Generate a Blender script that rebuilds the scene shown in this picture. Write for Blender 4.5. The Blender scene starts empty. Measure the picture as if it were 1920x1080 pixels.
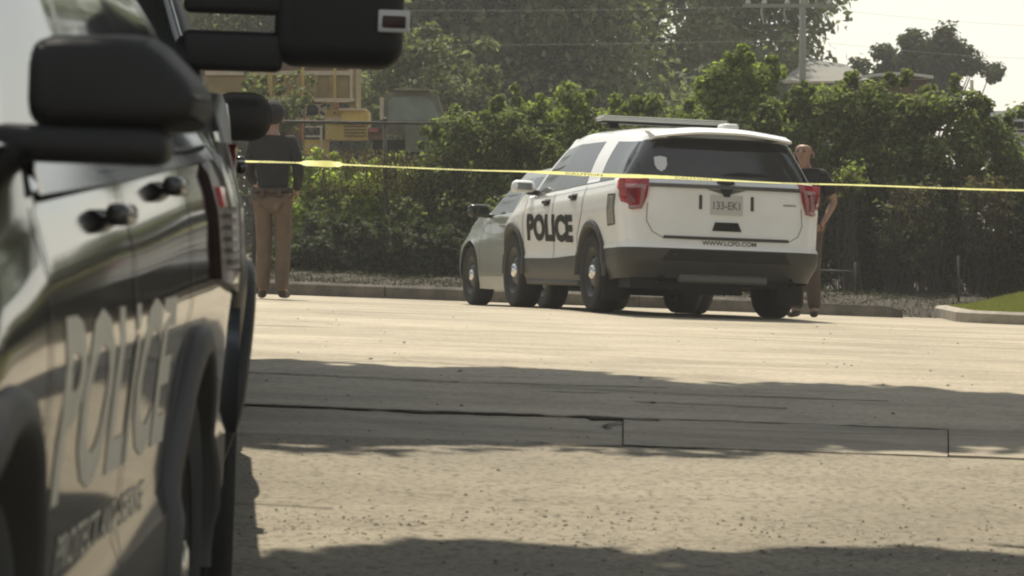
import bpy, bmesh, math, random
import numpy as np
from mathutils import Vector, Matrix
from mathutils.bvhtree import BVHTree
from mathutils.geometry import tessellate_polygon

SC = bpy.context.scene
COL = SC.collection
rnd = random.Random(7)
PI = math.pi

# ------------------------------------------------------------------ camera
CZ = 0.75; F = 7038.0
cam_d = bpy.data.cameras.new('camera'); cam = bpy.data.objects.new('camera', cam_d); COL.objects.link(cam)
cam.location = (0, 0, CZ); cam.rotation_euler = (PI/2, 0, 0)
cam_d.sensor_width = 36; cam_d.lens = F/1920*36; cam_d.shift_y = -110/1920
cam_d.clip_start = 0.1; cam_d.clip_end = 3000
cam_d.dof.use_dof = True; cam_d.dof.focus_distance = 35; cam_d.dof.aperture_fstop = 13
SC.camera = cam
# ------------------------------------------------------------------ light
SUN_EL = math.radians(60); SUN_AZ = math.atan2(-.16, .98)      # azimuth from +Y towards +X
sdir = Vector((math.cos(SUN_EL)*math.sin(SUN_AZ), math.cos(SUN_EL)*math.cos(SUN_AZ), math.sin(SUN_EL)))
sl = bpy.data.lights.new('sun', 'SUN'); sl.energy = 4.7; sl.angle = math.radians(.6); sl.color = (1, .91, .75)
so = bpy.data.objects.new('sun', sl); COL.objects.link(so); so.rotation_euler = sdir.to_track_quat('Z', 'Y').to_euler()
so.location = (0, 0, 30)
W = bpy.data.worlds.new('World'); SC.world = W; W.use_nodes = True
nt = W.node_tree; bg = nt.nodes['Background']
sky = nt.nodes.new('ShaderNodeTexSky'); sky.sky_type = 'NISHITA'; sky.sun_disc = False
sky.sun_elevation = SUN_EL; sky.sun_rotation = SUN_AZ
sky.dust_density = .7; sky.air_density = 1.6; sky.ozone_density = 1
hs = nt.nodes.new('ShaderNodeHueSaturation'); hs.inputs['Saturation'].default_value = .30
mx = nt.nodes.new('ShaderNodeMix'); mx.data_type = 'RGBA'; mx.blend_type = 'MULTIPLY'; mx.inputs[0].default_value = 1
mx.inputs[7].default_value = (1.0, .99, .955, 1)
nt.links.new(sky.outputs[0], hs.inputs['Color']); nt.links.new(hs.outputs[0], mx.inputs[6]); nt.links.new(mx.outputs[2], bg.inputs[0])
bg.inputs[1].default_value = .108
SC.view_settings.view_transform = 'Standard'; SC.view_settings.look = 'None'
SC.view_settings.gamma = 1; SC.view_settings.use_curve_mapping = False
SC.view_settings.exposure = .32
SC.render.engine = 'CYCLES'
try:
    SC.cycles.pixel_filter_type = 'BLACKMAN_HARRIS'; SC.cycles.filter_width = 2.1
    SC.cycles.max_bounces = 6; SC.cycles.volume_bounces = 0; SC.cycles.volume_step_rate = 4
except Exception: pass

# ------------------------------------------------------------------ helpers
def sstep(a, b, x):
    t = min(1, max(0, (x-a)/(b-a))); return t*t*(3-2*t)
def gz(x, y):
    b = -.36*(1-sstep(8, 22, y)) - .12*sstep(35, 43, y)
    return b - .036*max(-12, min(12, x))
def lin(c): return tuple(c)
def mat(name, col, rough=.6, var=0, vscale=8, bump=0, bscale=40, metal=0, coat=0, spec=.5, stretch=None, col2=None, emit=0, transl=0):
    m = bpy.data.materials.new(name); m.use_nodes = True; t = m.node_tree; p = t.nodes['Principled BSDF']
    p.inputs['Base Color'].default_value = (*col, 1); p.inputs['Roughness'].default_value = rough
    p.inputs['Metallic'].default_value = metal; p.inputs['Coat Weight'].default_value = coat
    p.inputs['Coat Roughness'].default_value = .04; p.inputs['Specular IOR Level'].default_value = spec
    tc = t.nodes.new('ShaderNodeTexCoord'); src = tc.outputs['Object']
    if stretch:
        mp = t.nodes.new('ShaderNodeMapping'); mp.inputs['Scale'].default_value = stretch
        t.links.new(src, mp.inputs[0]); src = mp.outputs[0]
    if var or col2:
        n = t.nodes.new('ShaderNodeTexNoise'); n.inputs['Scale'].default_value = vscale; n.inputs['Detail'].default_value = 6
        n.inputs['Roughness'].default_value = .65
        t.links.new(src, n.inputs['Vector'])
        r = t.nodes.new('ShaderNodeValToRGB'); t.links.new(n.outputs['Fac'], r.inputs[0])
        c2 = col2 or tuple(min(1, c*(1+var)) for c in col); c1 = col if col2 else tuple(c*(1-var) for c in col)
        r.color_ramp.elements[0].position = .32; r.color_ramp.elements[0].color = (*c1, 1)
        r.color_ramp.elements[1].position = .68; r.color_ramp.elements[1].color = (*c2, 1)
        t.links.new(r.outputs[0], p.inputs['Base Color'])
    if bump:
        n2 = t.nodes.new('ShaderNodeTexNoise'); n2.inputs['Scale'].default_value = bscale; n2.inputs['Detail'].default_value = 5
        t.links.new(src, n2.inputs['Vector'])
        b = t.nodes.new('ShaderNodeBump'); b.inputs['Strength'].default_value = bump; b.inputs['Distance'].default_value = .02
        t.links.new(n2.outputs['Fac'], b.inputs['Height']); t.links.new(b.outputs[0], p.inputs['Normal'])
    if emit:
        p.inputs['Emission Color'].default_value = (*col, 1); p.inputs['Emission Strength'].default_value = emit
    if transl:
        tr = t.nodes.new('ShaderNodeBsdfTranslucent'); tr.inputs[0].default_value = (col[0]*1.5, col[1]*1.7, col[2]*.9, 1)
        ms = t.nodes.new('ShaderNodeMixShader'); ms.inputs[0].default_value = transl
        t.links.new(p.outputs[0], ms.inputs[1]); t.links.new(tr.outputs[0], ms.inputs[2])
        t.links.new(ms.outputs[0], t.nodes['Material Output'].inputs[0])
    return m

def empty(name, label, cat, group=None, loc=(0, 0, 0)):
    o = bpy.data.objects.new(name, None); COL.objects.link(o); o.location = loc
    o['label'] = label; o['category'] = cat
    if group: o['group'] = group
    o.empty_display_size = .2
    return o
def tag(o, label, cat, group=None, kind=None):
    o['label'] = label; o['category'] = cat
    if group: o['group'] = group
    if kind: o['kind'] = kind
    return o
def mk(name, V, Fc, m, parent=None, smooth=False, label=None, kind=None, mats=None, mi=None):
    me = bpy.data.meshes.new(name); me.from_pydata([tuple(v) for v in V], [], Fc)
    for mm in (mats or [m]): me.materials.append(mm)
    if mi is not None: me.polygons.foreach_set('material_index', mi)
    if smooth: me.polygons.foreach_set('use_smooth', [True]*len(me.polygons))
    me.update()
    o = bpy.data.objects.new(name, me); COL.objects.link(o)
    if parent: o.parent = parent
    if label: o['label'] = label
    if kind: o['kind'] = kind
    return o
class MB:
    def __init__(s): s.V = []; s.F = []
    def add(s, V, Fc):
        n = len(s.V); s.V += [Vector(v) for v in V]; s.F += [tuple(i+n for i in f) for f in Fc]; return s
    def box(s, x0, x1, y0, y1, z0, z1, M=None):
        V = [Vector((x, y, z)) for z in (z0, z1) for x, y in ((x0, y0), (x1, y0), (x1, y1), (x0, y1))]
        if M: V = [M @ v for v in V]
        return s.add(V, [(3, 2, 1, 0), (4, 5, 6, 7), (0, 1, 5, 4), (1, 2, 6, 5), (2, 3, 7, 6), (3, 0, 4, 7)])
    def tube(s, pts, r, n=8, caps=True):
        pts = [Vector(p) for p in pts]; V = []; Fc = []
        rr = r if isinstance(r, (list, tuple)) else [r]*len(pts)
        for i, p in enumerate(pts):
            d = (pts[min(i+1, len(pts)-1)]-pts[max(i-1, 0)]).normalized()
            a = d.cross(Vector((0, 0, 1)) if abs(d.z) < .9 else Vector((1, 0, 0))).normalized(); b = d.cross(a)
            for k in range(n):
                t = 2*PI*k/n; V.append(p + (a*math.cos(t)+b*math.sin(t))*rr[i])
        for i in range(len(pts)-1):
            for k in range(n):
                Fc.append((i*n+k, i*n+(k+1) % n, (i+1)*n+(k+1) % n, (i+1)*n+k))
        if caps:
            Fc.append(tuple(range(n-1, -1, -1))); Fc.append(tuple((len(pts)-1)*n+k for k in range(n)))
        return s.add(V, Fc)
    def lathe(s, prof, n=28, axis='x', c=(0, 0, 0)):     # prof: (r, a)
        V = []; Fc = []; c = Vector(c); m = len(prof)
        for k in range(n):
            t = 2*PI*k/n
            for r, a in prof:
                if axis == 'x': V.append(c+Vector((a, r*math.cos(t), r*math.sin(t))))
                elif axis == 'y': V.append(c+Vector((r*math.cos(t), a, r*math.sin(t))))
                else: V.append(c+Vector((r*math.cos(t), r*math.sin(t), a)))
        for k in range(n):
            for j in range(m-1):
                Fc.append((k*m+j, ((k+1) % n)*m+j, ((k+1) % n)*m+j+1, k*m+j+1))
        return s.add(V, Fc)
    def sphere(s, c, r, n=10, m=7):
        c = Vector(c); r = Vector(r) if not isinstance(r, (int, float)) else Vector((r, r, r))
        V = []; Fc = []
        for j in range(m+1):
            ph = PI*j/m
            for k in range(n):
                t = 2*PI*k/n; V.append(c+Vector((r.x*math.sin(ph)*math.cos(t), r.y*math.sin(ph)*math.sin(t), r.z*math.cos(ph))))
        for j in range(m):
            for k in range(n): Fc.append((j*n+k, (j+1)*n+k, (j+1)*n+(k+1) % n, j*n+(k+1) % n))
        return s.add(V, Fc)
    def build(s, name, m, parent=None, smooth=False, label=None, kind=None):
        return mk(name, s.V, s.F, m, parent, smooth, label, kind)
def rbox(name, c, size, bev, m, parent=None, seg=3, rot=None, label=None, taper=None):
    bm = bmesh.new(); bmesh.ops.create_cube(bm, size=1)
    for v in bm.verts:
        v.co = Vector((v.co.x*size[0], v.co.y*size[1], v.co.z*size[2]))
        if taper and v.co.z > 0: v.co.x *= taper[0]; v.co.y *= taper[1]
    bmesh.ops.bevel(bm, geom=bm.edges[:], offset=bev, segments=seg, affect='EDGES', profile=.5)
    R = rot.to_matrix() if rot else Matrix.Identity(3)
    for v in bm.verts: v.co = R @ v.co + Vector(c)
    me = bpy.data.meshes.new(name); bm.to_mesh(me); bm.free(); me.materials.append(m)
    me.polygons.foreach_set('use_smooth', [True]*len(me.polygons))
    o = bpy.data.objects.new(name, me); COL.objects.link(o)
    if parent: o.parent = parent
    if label: o['label'] = label
    return o
def copy_tree(o, parent=None):
    c = o.copy(); COL.objects.link(c); c.parent = parent
    for ch in list(o.children): copy_tree(ch, c)
    return c
def interp(tab, x):
    if x <= tab[0][0]: return tab[0][1]
    for (a, va), (b, vb) in zip(tab, tab[1:]):
        if x <= b:
            t = (x-a)/(b-a); t = t*t*(3-2*t)*.5+t*.5; return va+(vb-va)*t
    return tab[-1][1]
def pt(px, py, D): return Vector(((px-960)/F*D, D, CZ-(py-430)/F*D))

# ------------------------------------------------------------------ materials
M = {}
M['white_paint'] = mat('white_paint', (.80, .81, .81), .32, var=.03, vscale=3, coat=.5)
M['silver_paint'] = mat('silver_paint', (.25, .265, .24), .36, var=.05, vscale=4, metal=.35, coat=.5)
M['black_paint'] = mat('black_paint', (.006, .006, .006), .08, coat=.25, spec=.35, bump=.03, bscale=2.2)
M['dark_paint'] = mat('dark_paint', (.008, .008, .008), .3, coat=0, spec=.10, bump=.01, bscale=5)
M['black_plastic'] = mat('black_plastic', (.010, .010, .011), .45, spec=.28, var=.15, bump=.15, bscale=300)
M['cladding'] = mat('cladding', (.034, .033, .032), .5, var=.12, vscale=5)
M['gloss_black'] = mat('gloss_black', (.02, .02, .022), .12, spec=.7)
M['glass_dark'] = mat('glass_dark', (.03, .034, .034), .05, spec=.38, bump=.02, bscale=3, metal=.08)
M['glass_rear'] = mat('glass_rear', (.035, .037, .04), .1, spec=.7)
M['glass_green'] = mat('glass_green', (.20, .25, .21), .12, var=.25, vscale=2)
M['rubber'] = mat('rubber', (.012, .0115, .011), .85, var=.3, vscale=9, bump=.3, bscale=60)
M['steel_black'] = mat('steel_black', (.03, .03, .03), .4)
M['chrome'] = mat('chrome', (.75, .75, .75), .18, metal=1)
M['red_lens'] = mat('red_lens', (.30, .012, .018), .15, coat=.6)
M['red_bright'] = mat('red_bright', (.65, .05, .06), .15, coat=.6)
M['clear_lens'] = mat('clear_lens', (.33, .17, .17), .15, coat=.6)
M['smoke_lens'] = mat('smoke_lens', (.045, .022, .022), .3, var=.3, vscale=20, spec=.2)
M['black_ink'] = mat('black_ink', (.015, .015, .015), .6, spec=.15)
M['grey_ink'] = mat('grey_ink', (.58, .55, .46), .4, var=.1)
M['gold_ink'] = mat('gold_ink', (.55, .50, .38), .45)
M['decal_white'] = mat('decal_white', (.65, .66, .7), .5)
M['plate'] = mat('plate', (.5, .5, .49), .45)
M['seam'] = mat('seam', (.05, .05, .048), .7)
M['underbody'] = mat('underbody', (.010, .0095, .009), .8, var=.3)
M['asphalt_far'] = None
M['concrete'] = mat('concrete', (.30, .28, .23), .85, var=.22, vscale=3, bump=.4, bscale=60)
M['kerb'] = mat('kerb', (.13, .115, .095), .9, var=.45, vscale=4, bump=.4, bscale=40)
M['soil'] = mat('soil', (.03, .024, .018), .95, vscale=2.5, col2=(.06, .047, .036), bump=.8, bscale=12)
M['ground'] = mat('ground', (.06, .06, .035), .95, vscale=.4, col2=(.10, .09, .05))
M['steel'] = mat('galvanised_steel', (.30, .30, .28), .45, metal=.6, var=.15)
M['fence_steel'] = mat('weathered_steel', (.09, .085, .07), .7, metal=.2, var=.3)
M['wood_pole'] = mat('wood_pole', (.30, .29, .24), .8, var=.2, stretch=(8, 8, 1))
M['bark'] = mat('bark', (.075, .06, .048), .9, var=.35, stretch=(6, 6, 1.2), bump=.6)
M['yellow_paint'] = mat('yellow_paint', (.62, .45, .13), .5, var=.22, vscale=3)
M['tan_paint'] = mat('tan_paint', (.36, .26, .11), .7, var=.28, vscale=2)
M['cream_paint'] = mat('cream_paint', (.62, .52, .38), .6, var=.12)
M['rust'] = mat('rust', (.16, .09, .06), .85, var=.4, vscale=4)
M['olive_paint'] = mat('olive_paint', (.12, .11, .08), .7, var=.3)
M['tape'] = mat('tape', (.70, .67, .20), .35, transl=.3)
M['skin'] = mat('skin', (.34, .20, .145), .5, var=.08, vscale=20)
M['cloth_black'] = mat('cloth_black', (.014, .013, .016), .9, var=.3, bump=.5, bscale=18)
M['cloth_khaki'] = mat('cloth_khaki', (.14, .10, .07), .9, var=.2, vscale=6, bump=.7, bscale=12)
M['cloth_brown'] = mat('cloth_brown', (.085, .062, .052), .9, var=.25, bump=.6, bscale=12)
M['leather'] = mat('leather', (.05, .03, .02), .6, var=.2)
M['roof_grey'] = mat('roof_grey', (.17, .17, .15), .8, var=.1, vscale=1, stretch=(1, 1, 12))
M['wall_cream'] = mat('wall_cream', (.24, .23, .2), .8, var=.06)
M['brown_wall'] = mat('brown_wall', (.10, .06, .04), .8, var=.2)
M['metal_roof'] = mat('metal_roof', (.7, .68, .62), .4, var=.1)
M['dry_vine'] = mat('dry_vine', (.11, .08, .052), .9, var=.3)
def leafmats(tagn, base):
    out = []
    for i, f in enumerate((.62, 1.0, 1.45)):
        c = tuple(b*f for b in base); out.append(mat('leaf_%s_%s' % (tagn, ['dark', 'mid', 'light'][i]), c, .7, var=.2, vscale=1.5, transl=.40, spec=.15))
    return out
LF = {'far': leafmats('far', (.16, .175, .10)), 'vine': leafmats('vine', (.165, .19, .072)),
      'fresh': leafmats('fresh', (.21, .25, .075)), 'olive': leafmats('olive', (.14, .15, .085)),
      'meadow': leafmats('meadow', (.36, .42, .11)), 'dusk': leafmats('dusk', (.052, .064, .034)), 'dry': leafmats('dry', (.11, .085, .05))}  # dusk: shade of hollows and undergrowth put into a darker leaf colour

def pave_mat(name, c1, c2, speck, sp_scale, sp_w, streak=1.0):
    m = bpy.data.materials.new(name); m.use_nodes = True; t = m.node_tree; p = t.nodes['Principled BSDF']
    N = t.nodes.new; L = t.links.new
    tc = N('ShaderNodeTexCoord')
    n1 = N('ShaderNodeTexNoise'); n1.inputs['Scale'].default_value = .55; n1.inputs['Detail'].default_value = 8; n1.inputs['Roughness'].default_value = .7
    L(tc.outputs['Object'], n1.inputs['Vector'])
    r1 = N('ShaderNodeValToRGB'); r1.color_ramp.elements[0].position = .3; r1.color_ramp.elements[1].position = .72
    r1.color_ramp.elements[0].color = (*c1, 1); r1.color_ramp.elements[1].color = (*c2, 1); L(n1.outputs['Fac'], r1.inputs[0])
    n2 = N('ShaderNodeTexNoise'); n2.inputs['Scale'].default_value = sp_scale; n2.inputs['Detail'].default_value = 4; L(tc.outputs['Object'], n2.inputs['Vector'])
    r2 = N('ShaderNodeValToRGB'); r2.color_ramp.elements[0].position = .36; r2.color_ramp.elements[1].position = .5
    r2.color_ramp.elements[0].color = (*speck, 1); r2.color_ramp.elements[1].color = (1, 1, 1, 1); L(n2.outputs['Fac'], r2.inputs[0])
    x1 = N('ShaderNodeMix'); x1.data_type = 'RGBA'; x1.blend_type = 'MULTIPLY'; x1.inputs[0].default_value = sp_w
    L(r1.outputs[0], x1.inputs[6]); L(r2.outputs[0], x1.inputs[7])
    n3 = N('ShaderNodeTexNoise'); n3.inputs['Scale'].default_value = sp_scale*2.3; n3.inputs['Detail'].default_value = 2; L(tc.outputs['Object'], n3.inputs['Vector'])
    r3 = N('ShaderNodeValToRGB'); r3.color_ramp.elements[0].position = .66; r3.color_ramp.elements[1].position = .72
    r3.color_ramp.elements[0].color = (0, 0, 0, 1); r3.color_ramp.elements[1].color = (.12, .12, .11, 1); L(n3.outputs['Fac'], r3.inputs[0])
    mp = N('ShaderNodeMapping'); mp.inputs['Scale'].default_value = (.35, 1.1, 1); L(tc.outputs['Object'], mp.inputs[0])
    n4 = N('ShaderNodeTexNoise'); n4.inputs['Scale'].default_value = 1.3; n4.inputs['Detail'].default_value = 9; n4.inputs['Roughness'].default_value = .75; n4.inputs['Distortion'].default_value = .6; L(mp.outputs[0], n4.inputs['Vector'])
    r4 = N('ShaderNodeValToRGB'); r4.color_ramp.elements[0].position = .38; r4.color_ramp.elements[1].position = .56
    r4.color_ramp.elements[0].color = (.66, .63, .58, 1); r4.color_ramp.elements[1].color = (1.05, 1.05, 1.05, 1); L(n4.outputs['Fac'], r4.inputs[0])
    x5 = N('ShaderNodeMix'); x5.data_type = 'RGBA'; x5.blend_type = 'MULTIPLY'; x5.inputs[0].default_value = streak
    L(x1.outputs[2], x5.inputs[6]); L(r4.outputs[0], x5.inputs[7]); x1 = x5
    x2 = N('ShaderNodeMix'); x2.data_type = 'RGBA'; x2.blend_type = 'ADD'; x2.inputs[0].default_value = 1
    L(x1.outputs[2], x2.inputs[6]); L(r3.outputs[0], x2.inputs[7]); L(x2.outputs[2], p.inputs['Base Color'])
    b = N('ShaderNodeBump'); b.inputs['Strength'].default_value = .5; b.inputs['Distance'].default_value = .01
    L(n2.outputs['Fac'], b.inputs['Height']); L(b.outputs[0], p.inputs['Normal'])
    p.inputs['Roughness'].default_value = .75; p.inputs['Specular IOR Level'].default_value = .35
    return m
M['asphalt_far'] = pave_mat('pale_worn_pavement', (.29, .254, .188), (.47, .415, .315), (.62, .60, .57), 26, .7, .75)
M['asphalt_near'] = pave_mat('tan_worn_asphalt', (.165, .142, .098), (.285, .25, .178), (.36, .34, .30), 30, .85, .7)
M['slab'] = pave_mat('concrete_slab', (.25, .22, .165), (.36, .315, .24), (.7, .68, .64), 20, .5)

# ------------------------------------------------------------------ setting: ground
def sheet(name, x0, x1, y0, y1, m, dx=.5, dy=.25, off=0, edge=0, skew=0, parent=None, kind='structure', rag=0):
    nx = max(1, int((x1-x0)/dx)); ny = max(1, int((y1-y0)/dy)); V = []; Fc = []
    for j in range(ny+1):
        for i in range(nx+1):
            x = x0+(x1-x0)*i/nx; y = y0+(y1-y0)*j/ny + skew*x
            if rag and j in (0, ny): y += (rnd.random()-.5)*rag*2
            if name == 'concrete_slab': x *= y/16.5
            V.append((x, y, gz(x, y)+off))
    w = nx+1
    for j in range(ny):
        for i in range(nx): Fc.append((j*w+i, j*w+i+1, (j+1)*w+i+1, (j+1)*w+i))
    if edge:
        b = len(V); per = [i for i in range(w)] + [j*w+nx for j in range(1, ny+1)] + [ny*w+i for i in range(nx-1, -1, -1)] + [j*w for j in range(ny-1, 0, -1)]
        for q in per: V.append((V[q][0], V[q][1], V[q][2]-edge))
        for k in range(len(per)):
            k2 = (k+1) % len(per); Fc.append((per[k], b+k, b+k2, per[k2]))
    o = mk(name, V, Fc, m, parent, smooth=False)
    if kind: o['kind'] = kind
    return o
# terrain to the horizon
xs = [-1500, -400, -120, -60, -30, -20]+[-12+.75*i for i in range(33)]+[20, 30, 60, 120, 400, 1500]
ys = [-60, -20, 0]+[1+1*i for i in range(60)]+[65, 75, 90, 120, 200, 500, 1500, 2900]
V = []; Fc = []
for y in ys:
    for x in xs: V.append((x, y, gz(x, y)-.06 + (.0 if y < 62 else -.3)))
for j in range(len(ys)-1):
    for i in range(len(xs)-1):
        w = len(xs); Fc.append((j*w+i, j*w+i+1, (j+1)*w+i+1, (j+1)*w+i))
o = mk('ground', V, Fc, M['ground'], smooth=True); o['kind'] = 'structure'
KY = 44.3
SK = -.012
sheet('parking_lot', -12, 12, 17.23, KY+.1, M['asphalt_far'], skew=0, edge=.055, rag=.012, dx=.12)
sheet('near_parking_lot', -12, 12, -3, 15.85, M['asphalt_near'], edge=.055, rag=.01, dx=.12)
gut = bpy.data.objects.new('gutter_strip', None); COL.objects.link(gut); gut['kind'] = 'structure'
xs_ = [-12, -7.5, -4.6, -1.9, pt(1168, 0, 16.5).x, pt(1778, 0, 16.5).x, 4.6, 7.4, 12]
for a, b in zip(xs_, xs_[1:]):
    sheet('concrete_slab', a+.003, b-.003, 15.872, 17.175+rnd.uniform(-.02, .02), M['slab'], dx=.15, edge=.05, off=rnd.uniform(-.006, .008), parent=gut, kind=None, rag=.022)
# cracks: narrow broken ribbons of packed dirt
def crack(pts, w, name='pavement_crack'):
    V = []; Fc = []
    for i in range(len(pts)-1):
        a = Vector(pts[i]); b = Vector(pts[i+1]); n = max(2, int((b-a).length/.07))
        for k in range(n):
            p = a.lerp(b, k/n); q = a.lerp(b, (k+1)/n)
            V.append((p, )) if False else None
            j = rnd.uniform(-1, 1)*.02; ww = w*rnd.uniform(.25, 1.2)
            d = (b-a).normalized(); nrm = Vector((-d.y, d.x))
            p2 = p+nrm*j
            V += [(p2.x-nrm.x*ww/2, p2.y-nrm.y*ww/2, gz(p2.x, p2.y)+.005), (p2.x+nrm.x*ww/2, p2.y+nrm.y*ww/2, gz(p2.x, p2.y)+.005)]
    V = [v for v in V if v]
    Fc = [(2*i, 2*i+1, 2*i+3, 2*i+2) for i in range(len(V)//2-1)]
    o = mk(name, V, Fc, M['dirt_dark']); o['kind'] = 'structure'; return o
M['dirt_dark'] = mat('packed_dirt', (.045, .035, .022), .95)
crack([(-1.9, 17.2), (-.6, 17.19), (.8, 17.2), (2.2, 17.2), (4, 17.19)], .10); crack([(-.5, 17.15), (.1, 17.18)], .12); crack([(.35, 17.14), (.75, 17.16)], .2); crack([(-1.4, 19.3), (-.2, 19.1)], .05); crack([(.6, 18.2), (1.4, 18.1)], .04)
crack([(.05, 15.86), (.25, 15.78), (.5, 15.84), (.9, 15.85)], .05)
crack([(.52, 16.95), (.40, 16.75), (.46, 16.5)], .03)
crack([(2.0, 15.9), (2.5, 15.82), (3.4, 15.86)], .06)
crack([(-1.05, 13.2), (-.7, 13.15), (-.55, 13.1)], .02)
crack([(.0, 13.62), (.16, 13.62)], .02)
crack([(.5, 14.1), (.6, 14.08)], .02)
crack([(1.62, 12.75), (2.0, 12.6)], .05)
crack([(-1.25, 15.3), (-1.1, 15.28)], .03); crack([(-1.0, 15.25), (-.9, 15.2)], .03)
crack([(-1.6, 20.4), (-.6, 20.9), (.2, 20.5)], .03); crack([(.1, 19), (.9, 18.8), (1.6, 18.85)], .03)
# dusty patch streaks of pale wash on shaded asphalt near the gutter: worn paint lines
M['worn_line'] = mat('worn_line', (.42, .39, .32), .8, var=.2)
for a, b, y0, y1 in ((-1.62, -.75, 20.2, 20.75), (-.25, .8, 19.15, 19.3), (.15, .5, 18.7, 18.72), (1.2, 1.9, 18.9, 18.86)):
    V = []
    for i in range(13):
        t = i/12; x = a+(b-a)*t; y = y0+(y1-y0)*t+.02*math.sin(9*t); h = .03*rnd.uniform(.3, 1)
        V += [(x, y-h, gz(x, y)+.004), (x, y+h, gz(x, y)+.004)]
    mk('worn_line', V, [(2*i, 2*i+1, 2*i+3, 2*i+2) for i in range(12)], M['worn_line'])['kind'] = 'structure'
# grit and dead leaves scattered on the pavement
def scatter_bits(name, n, y0, y1, smin, smax, m, label, cat, flat=.6, dens=None):
    V = []; Fc = []
    for i in range(n):
        y = y0+(y1-y0)*rnd.random(); x = rnd.uniform(-.15, .145)*y*1.05
        if dens and rnd.random() > dens(x, y): continue
        s = rnd.uniform(smin, smax)*(rnd.random()**1.5*.8+.3); z = gz(x, y)+.002; a = rnd.random()*6.28
        c, d = math.cos(a)*s, math.sin(a)*s; k = len(V); e = rnd.uniform(.5, 1)
        V += [(x+c, y+d, z), (x-d*e, y+c*e, z), (x-c, y-d, z), (x+d*e, y-c*e, z), (x+c*.2, y, z+s*flat)]
        Fc += [(k, k+1, k+4), (k+1, k+2, k+4), (k+2, k+3, k+4), (k+3, k, k+4)]
    o = mk(name, V, Fc, m); tag(o, label, cat, kind='stuff'); return o
M['grit_dark'] = mat('grit_dark', (.09, .07, .045), .9, var=.3); M['grit_pale'] = mat('grit_pale', (.5, .45, .36), .8, var=.2)
band = lambda x, y: .12+.5*math.exp(-((y-12.5)/.3)**2)*(x > .9) + .88*math.exp(-((y-12.9-.25*math.sin(2*x))/.35)**2) 
scatter_bits('dark_grit', 5200, 10.5, 17, .003, .011, M['grit_dark'], 'dark grit and crumbled bark scattered over the tan asphalt', 'grit', dens=band)
scatter_bits('bark_crumbs', 700, 12.1, 13.3, .005, .015, M['grit_dark'], 'larger crumbs of bark and dead leaf along the edge of the near shade', 'litter', flat=.35, dens=lambda x, y: .15+.85*(math.sin(3.1*x+1)*math.sin(5*x) > .1))
scatter_bits('pale_grit', 3600, 10.5, 17, .003, .010, M['grit_pale'], 'pale gravel chips scattered over the tan asphalt', 'gravel', dens=lambda x, y: .25+.75*band(x, y))
scatter_bits('dead_leaves', 260, 17.5, 34, .006, .018, M['grit_dark'], 'few dead leaves lying on the pale pavement', 'leaves', flat=.5)
# verge behind the lot
def verge_z(x, y): return gz(x, y)+.12-.13*sstep(2.6, 3.4, x)*(1-sstep(44.5, 47, y))+.10*sstep(45, 50, y)+.02*math.sin(x*3.1+y*2)+.015*math.sin(x*7-y*5)
V = []; Fc = []; X = [-14+.2*i for i in range(141)]; Y = [KY+.25+.3*i for i in range(60)]
for y in Y:
    for x in X: V.append((x, y, verge_z(x, y)))
for j in range(len(Y)-1):
    for i in range(len(X)-1): w = len(X); Fc.append((j*w+i, j*w+i+1, (j+1)*w+i+1, (j+1)*w+i))
o = mk('verge', V, Fc, M['soil'], smooth=True); o['kind'] = 'structure'
# long kerb: segments
kerb = bpy.data.objects.new('kerb', None); COL.objects.link(kerb); kerb['kind'] = 'structure'
x = -12.0
while x < 2.9:
    L_ = 1.5; b = MB(); V = []
    for xx in (x+.006, x+L_-.006):
        z = gz(xx, KY); V += [(xx, KY+.02, z-.05), (xx, KY+.03, z+.13), (xx, KY+.06, z+.155), (xx, KY+.26, z+.155), (xx, KY+.28, z-.05)]
    Fc = [(i, i+1, i+6, i+5) for i in range(4)]+[(0, 5, 9, 4), (4, 3, 2, 1, 0), (5, 6, 7, 8, 9)]
    mk('kerb_stone', V, Fc, M['kerb'], kerb); x += L_
# grassed island with rounded nose, right
ix, iy = pt(1812, 580, 42.0).x, 42.0
isl = bpy.data.objects.new('island_kerb', None); COL.objects.link(isl); isl['kind'] = 'structure'
def isl_outline(off):
    pts = []; r = .75-off
    for k in range(13):
        a = PI/2+PI*k/12; pts.append((ix+.72+r*math.cos(a), iy+.75+r*math.sin(a)+(2.2 if k < 6 else 0)))
    pts += [(ix+6, iy+.0+off-.0), (ix+6, iy+3.7-off)]
    return pts
o0 = isl_outline(0); o1 = isl_outline(.05); o2 = isl_outline(.17)
for k in range(len(o0)):
    k2 = (k+1) % len(o0); V = []
    if abs(o0[k][0]-(ix+6)) < .01 and abs(o0[k2][0]-(ix+6)) < .01: continue
    for q in (k, k2):
        for (ou, dz) in ((o0, -.05), (o0, .11), (o1, .14), (o2, .14), (o2, -.05)):
            V.append((ou[q][0], ou[q][1], gz(*ou[q])+dz))
    mk('kerb_stone', V, [(i, i+1, i+6, i+5) for i in range(4)]+[(0, 5, 9, 4), (4, 3, 2, 1, 0), (5, 6, 7, 8, 9)], mat('island_concrete', (.33, .30, .25), .85, var=.2, vscale=5), isl)
def lawn_z(x, y):
    t = max(0, min(1, (y-iy-.17)/3.3)); u = max(0, min(1, (x-ix-.17)/1.3)); return gz(x, y)+.115+.24*sstep(0, 1, u)*t**.8
V = []; n_ = 24
for j_ in range(n_+1):
    y = iy+.175+3.35*j_/n_; dyl = min(y-iy-.75, y-iy-.75-2.2, key=abs) if not (0 <= y-iy-.75 <= 2.2) else 0
    xl = ix+.72-math.sqrt(max(0, .575**2-dyl**2))
    for i_ in range(n_+1):
        x = xl+(ix+6-xl)*i_/n_; V.append((x, y, lawn_z(x, y)))
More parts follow.
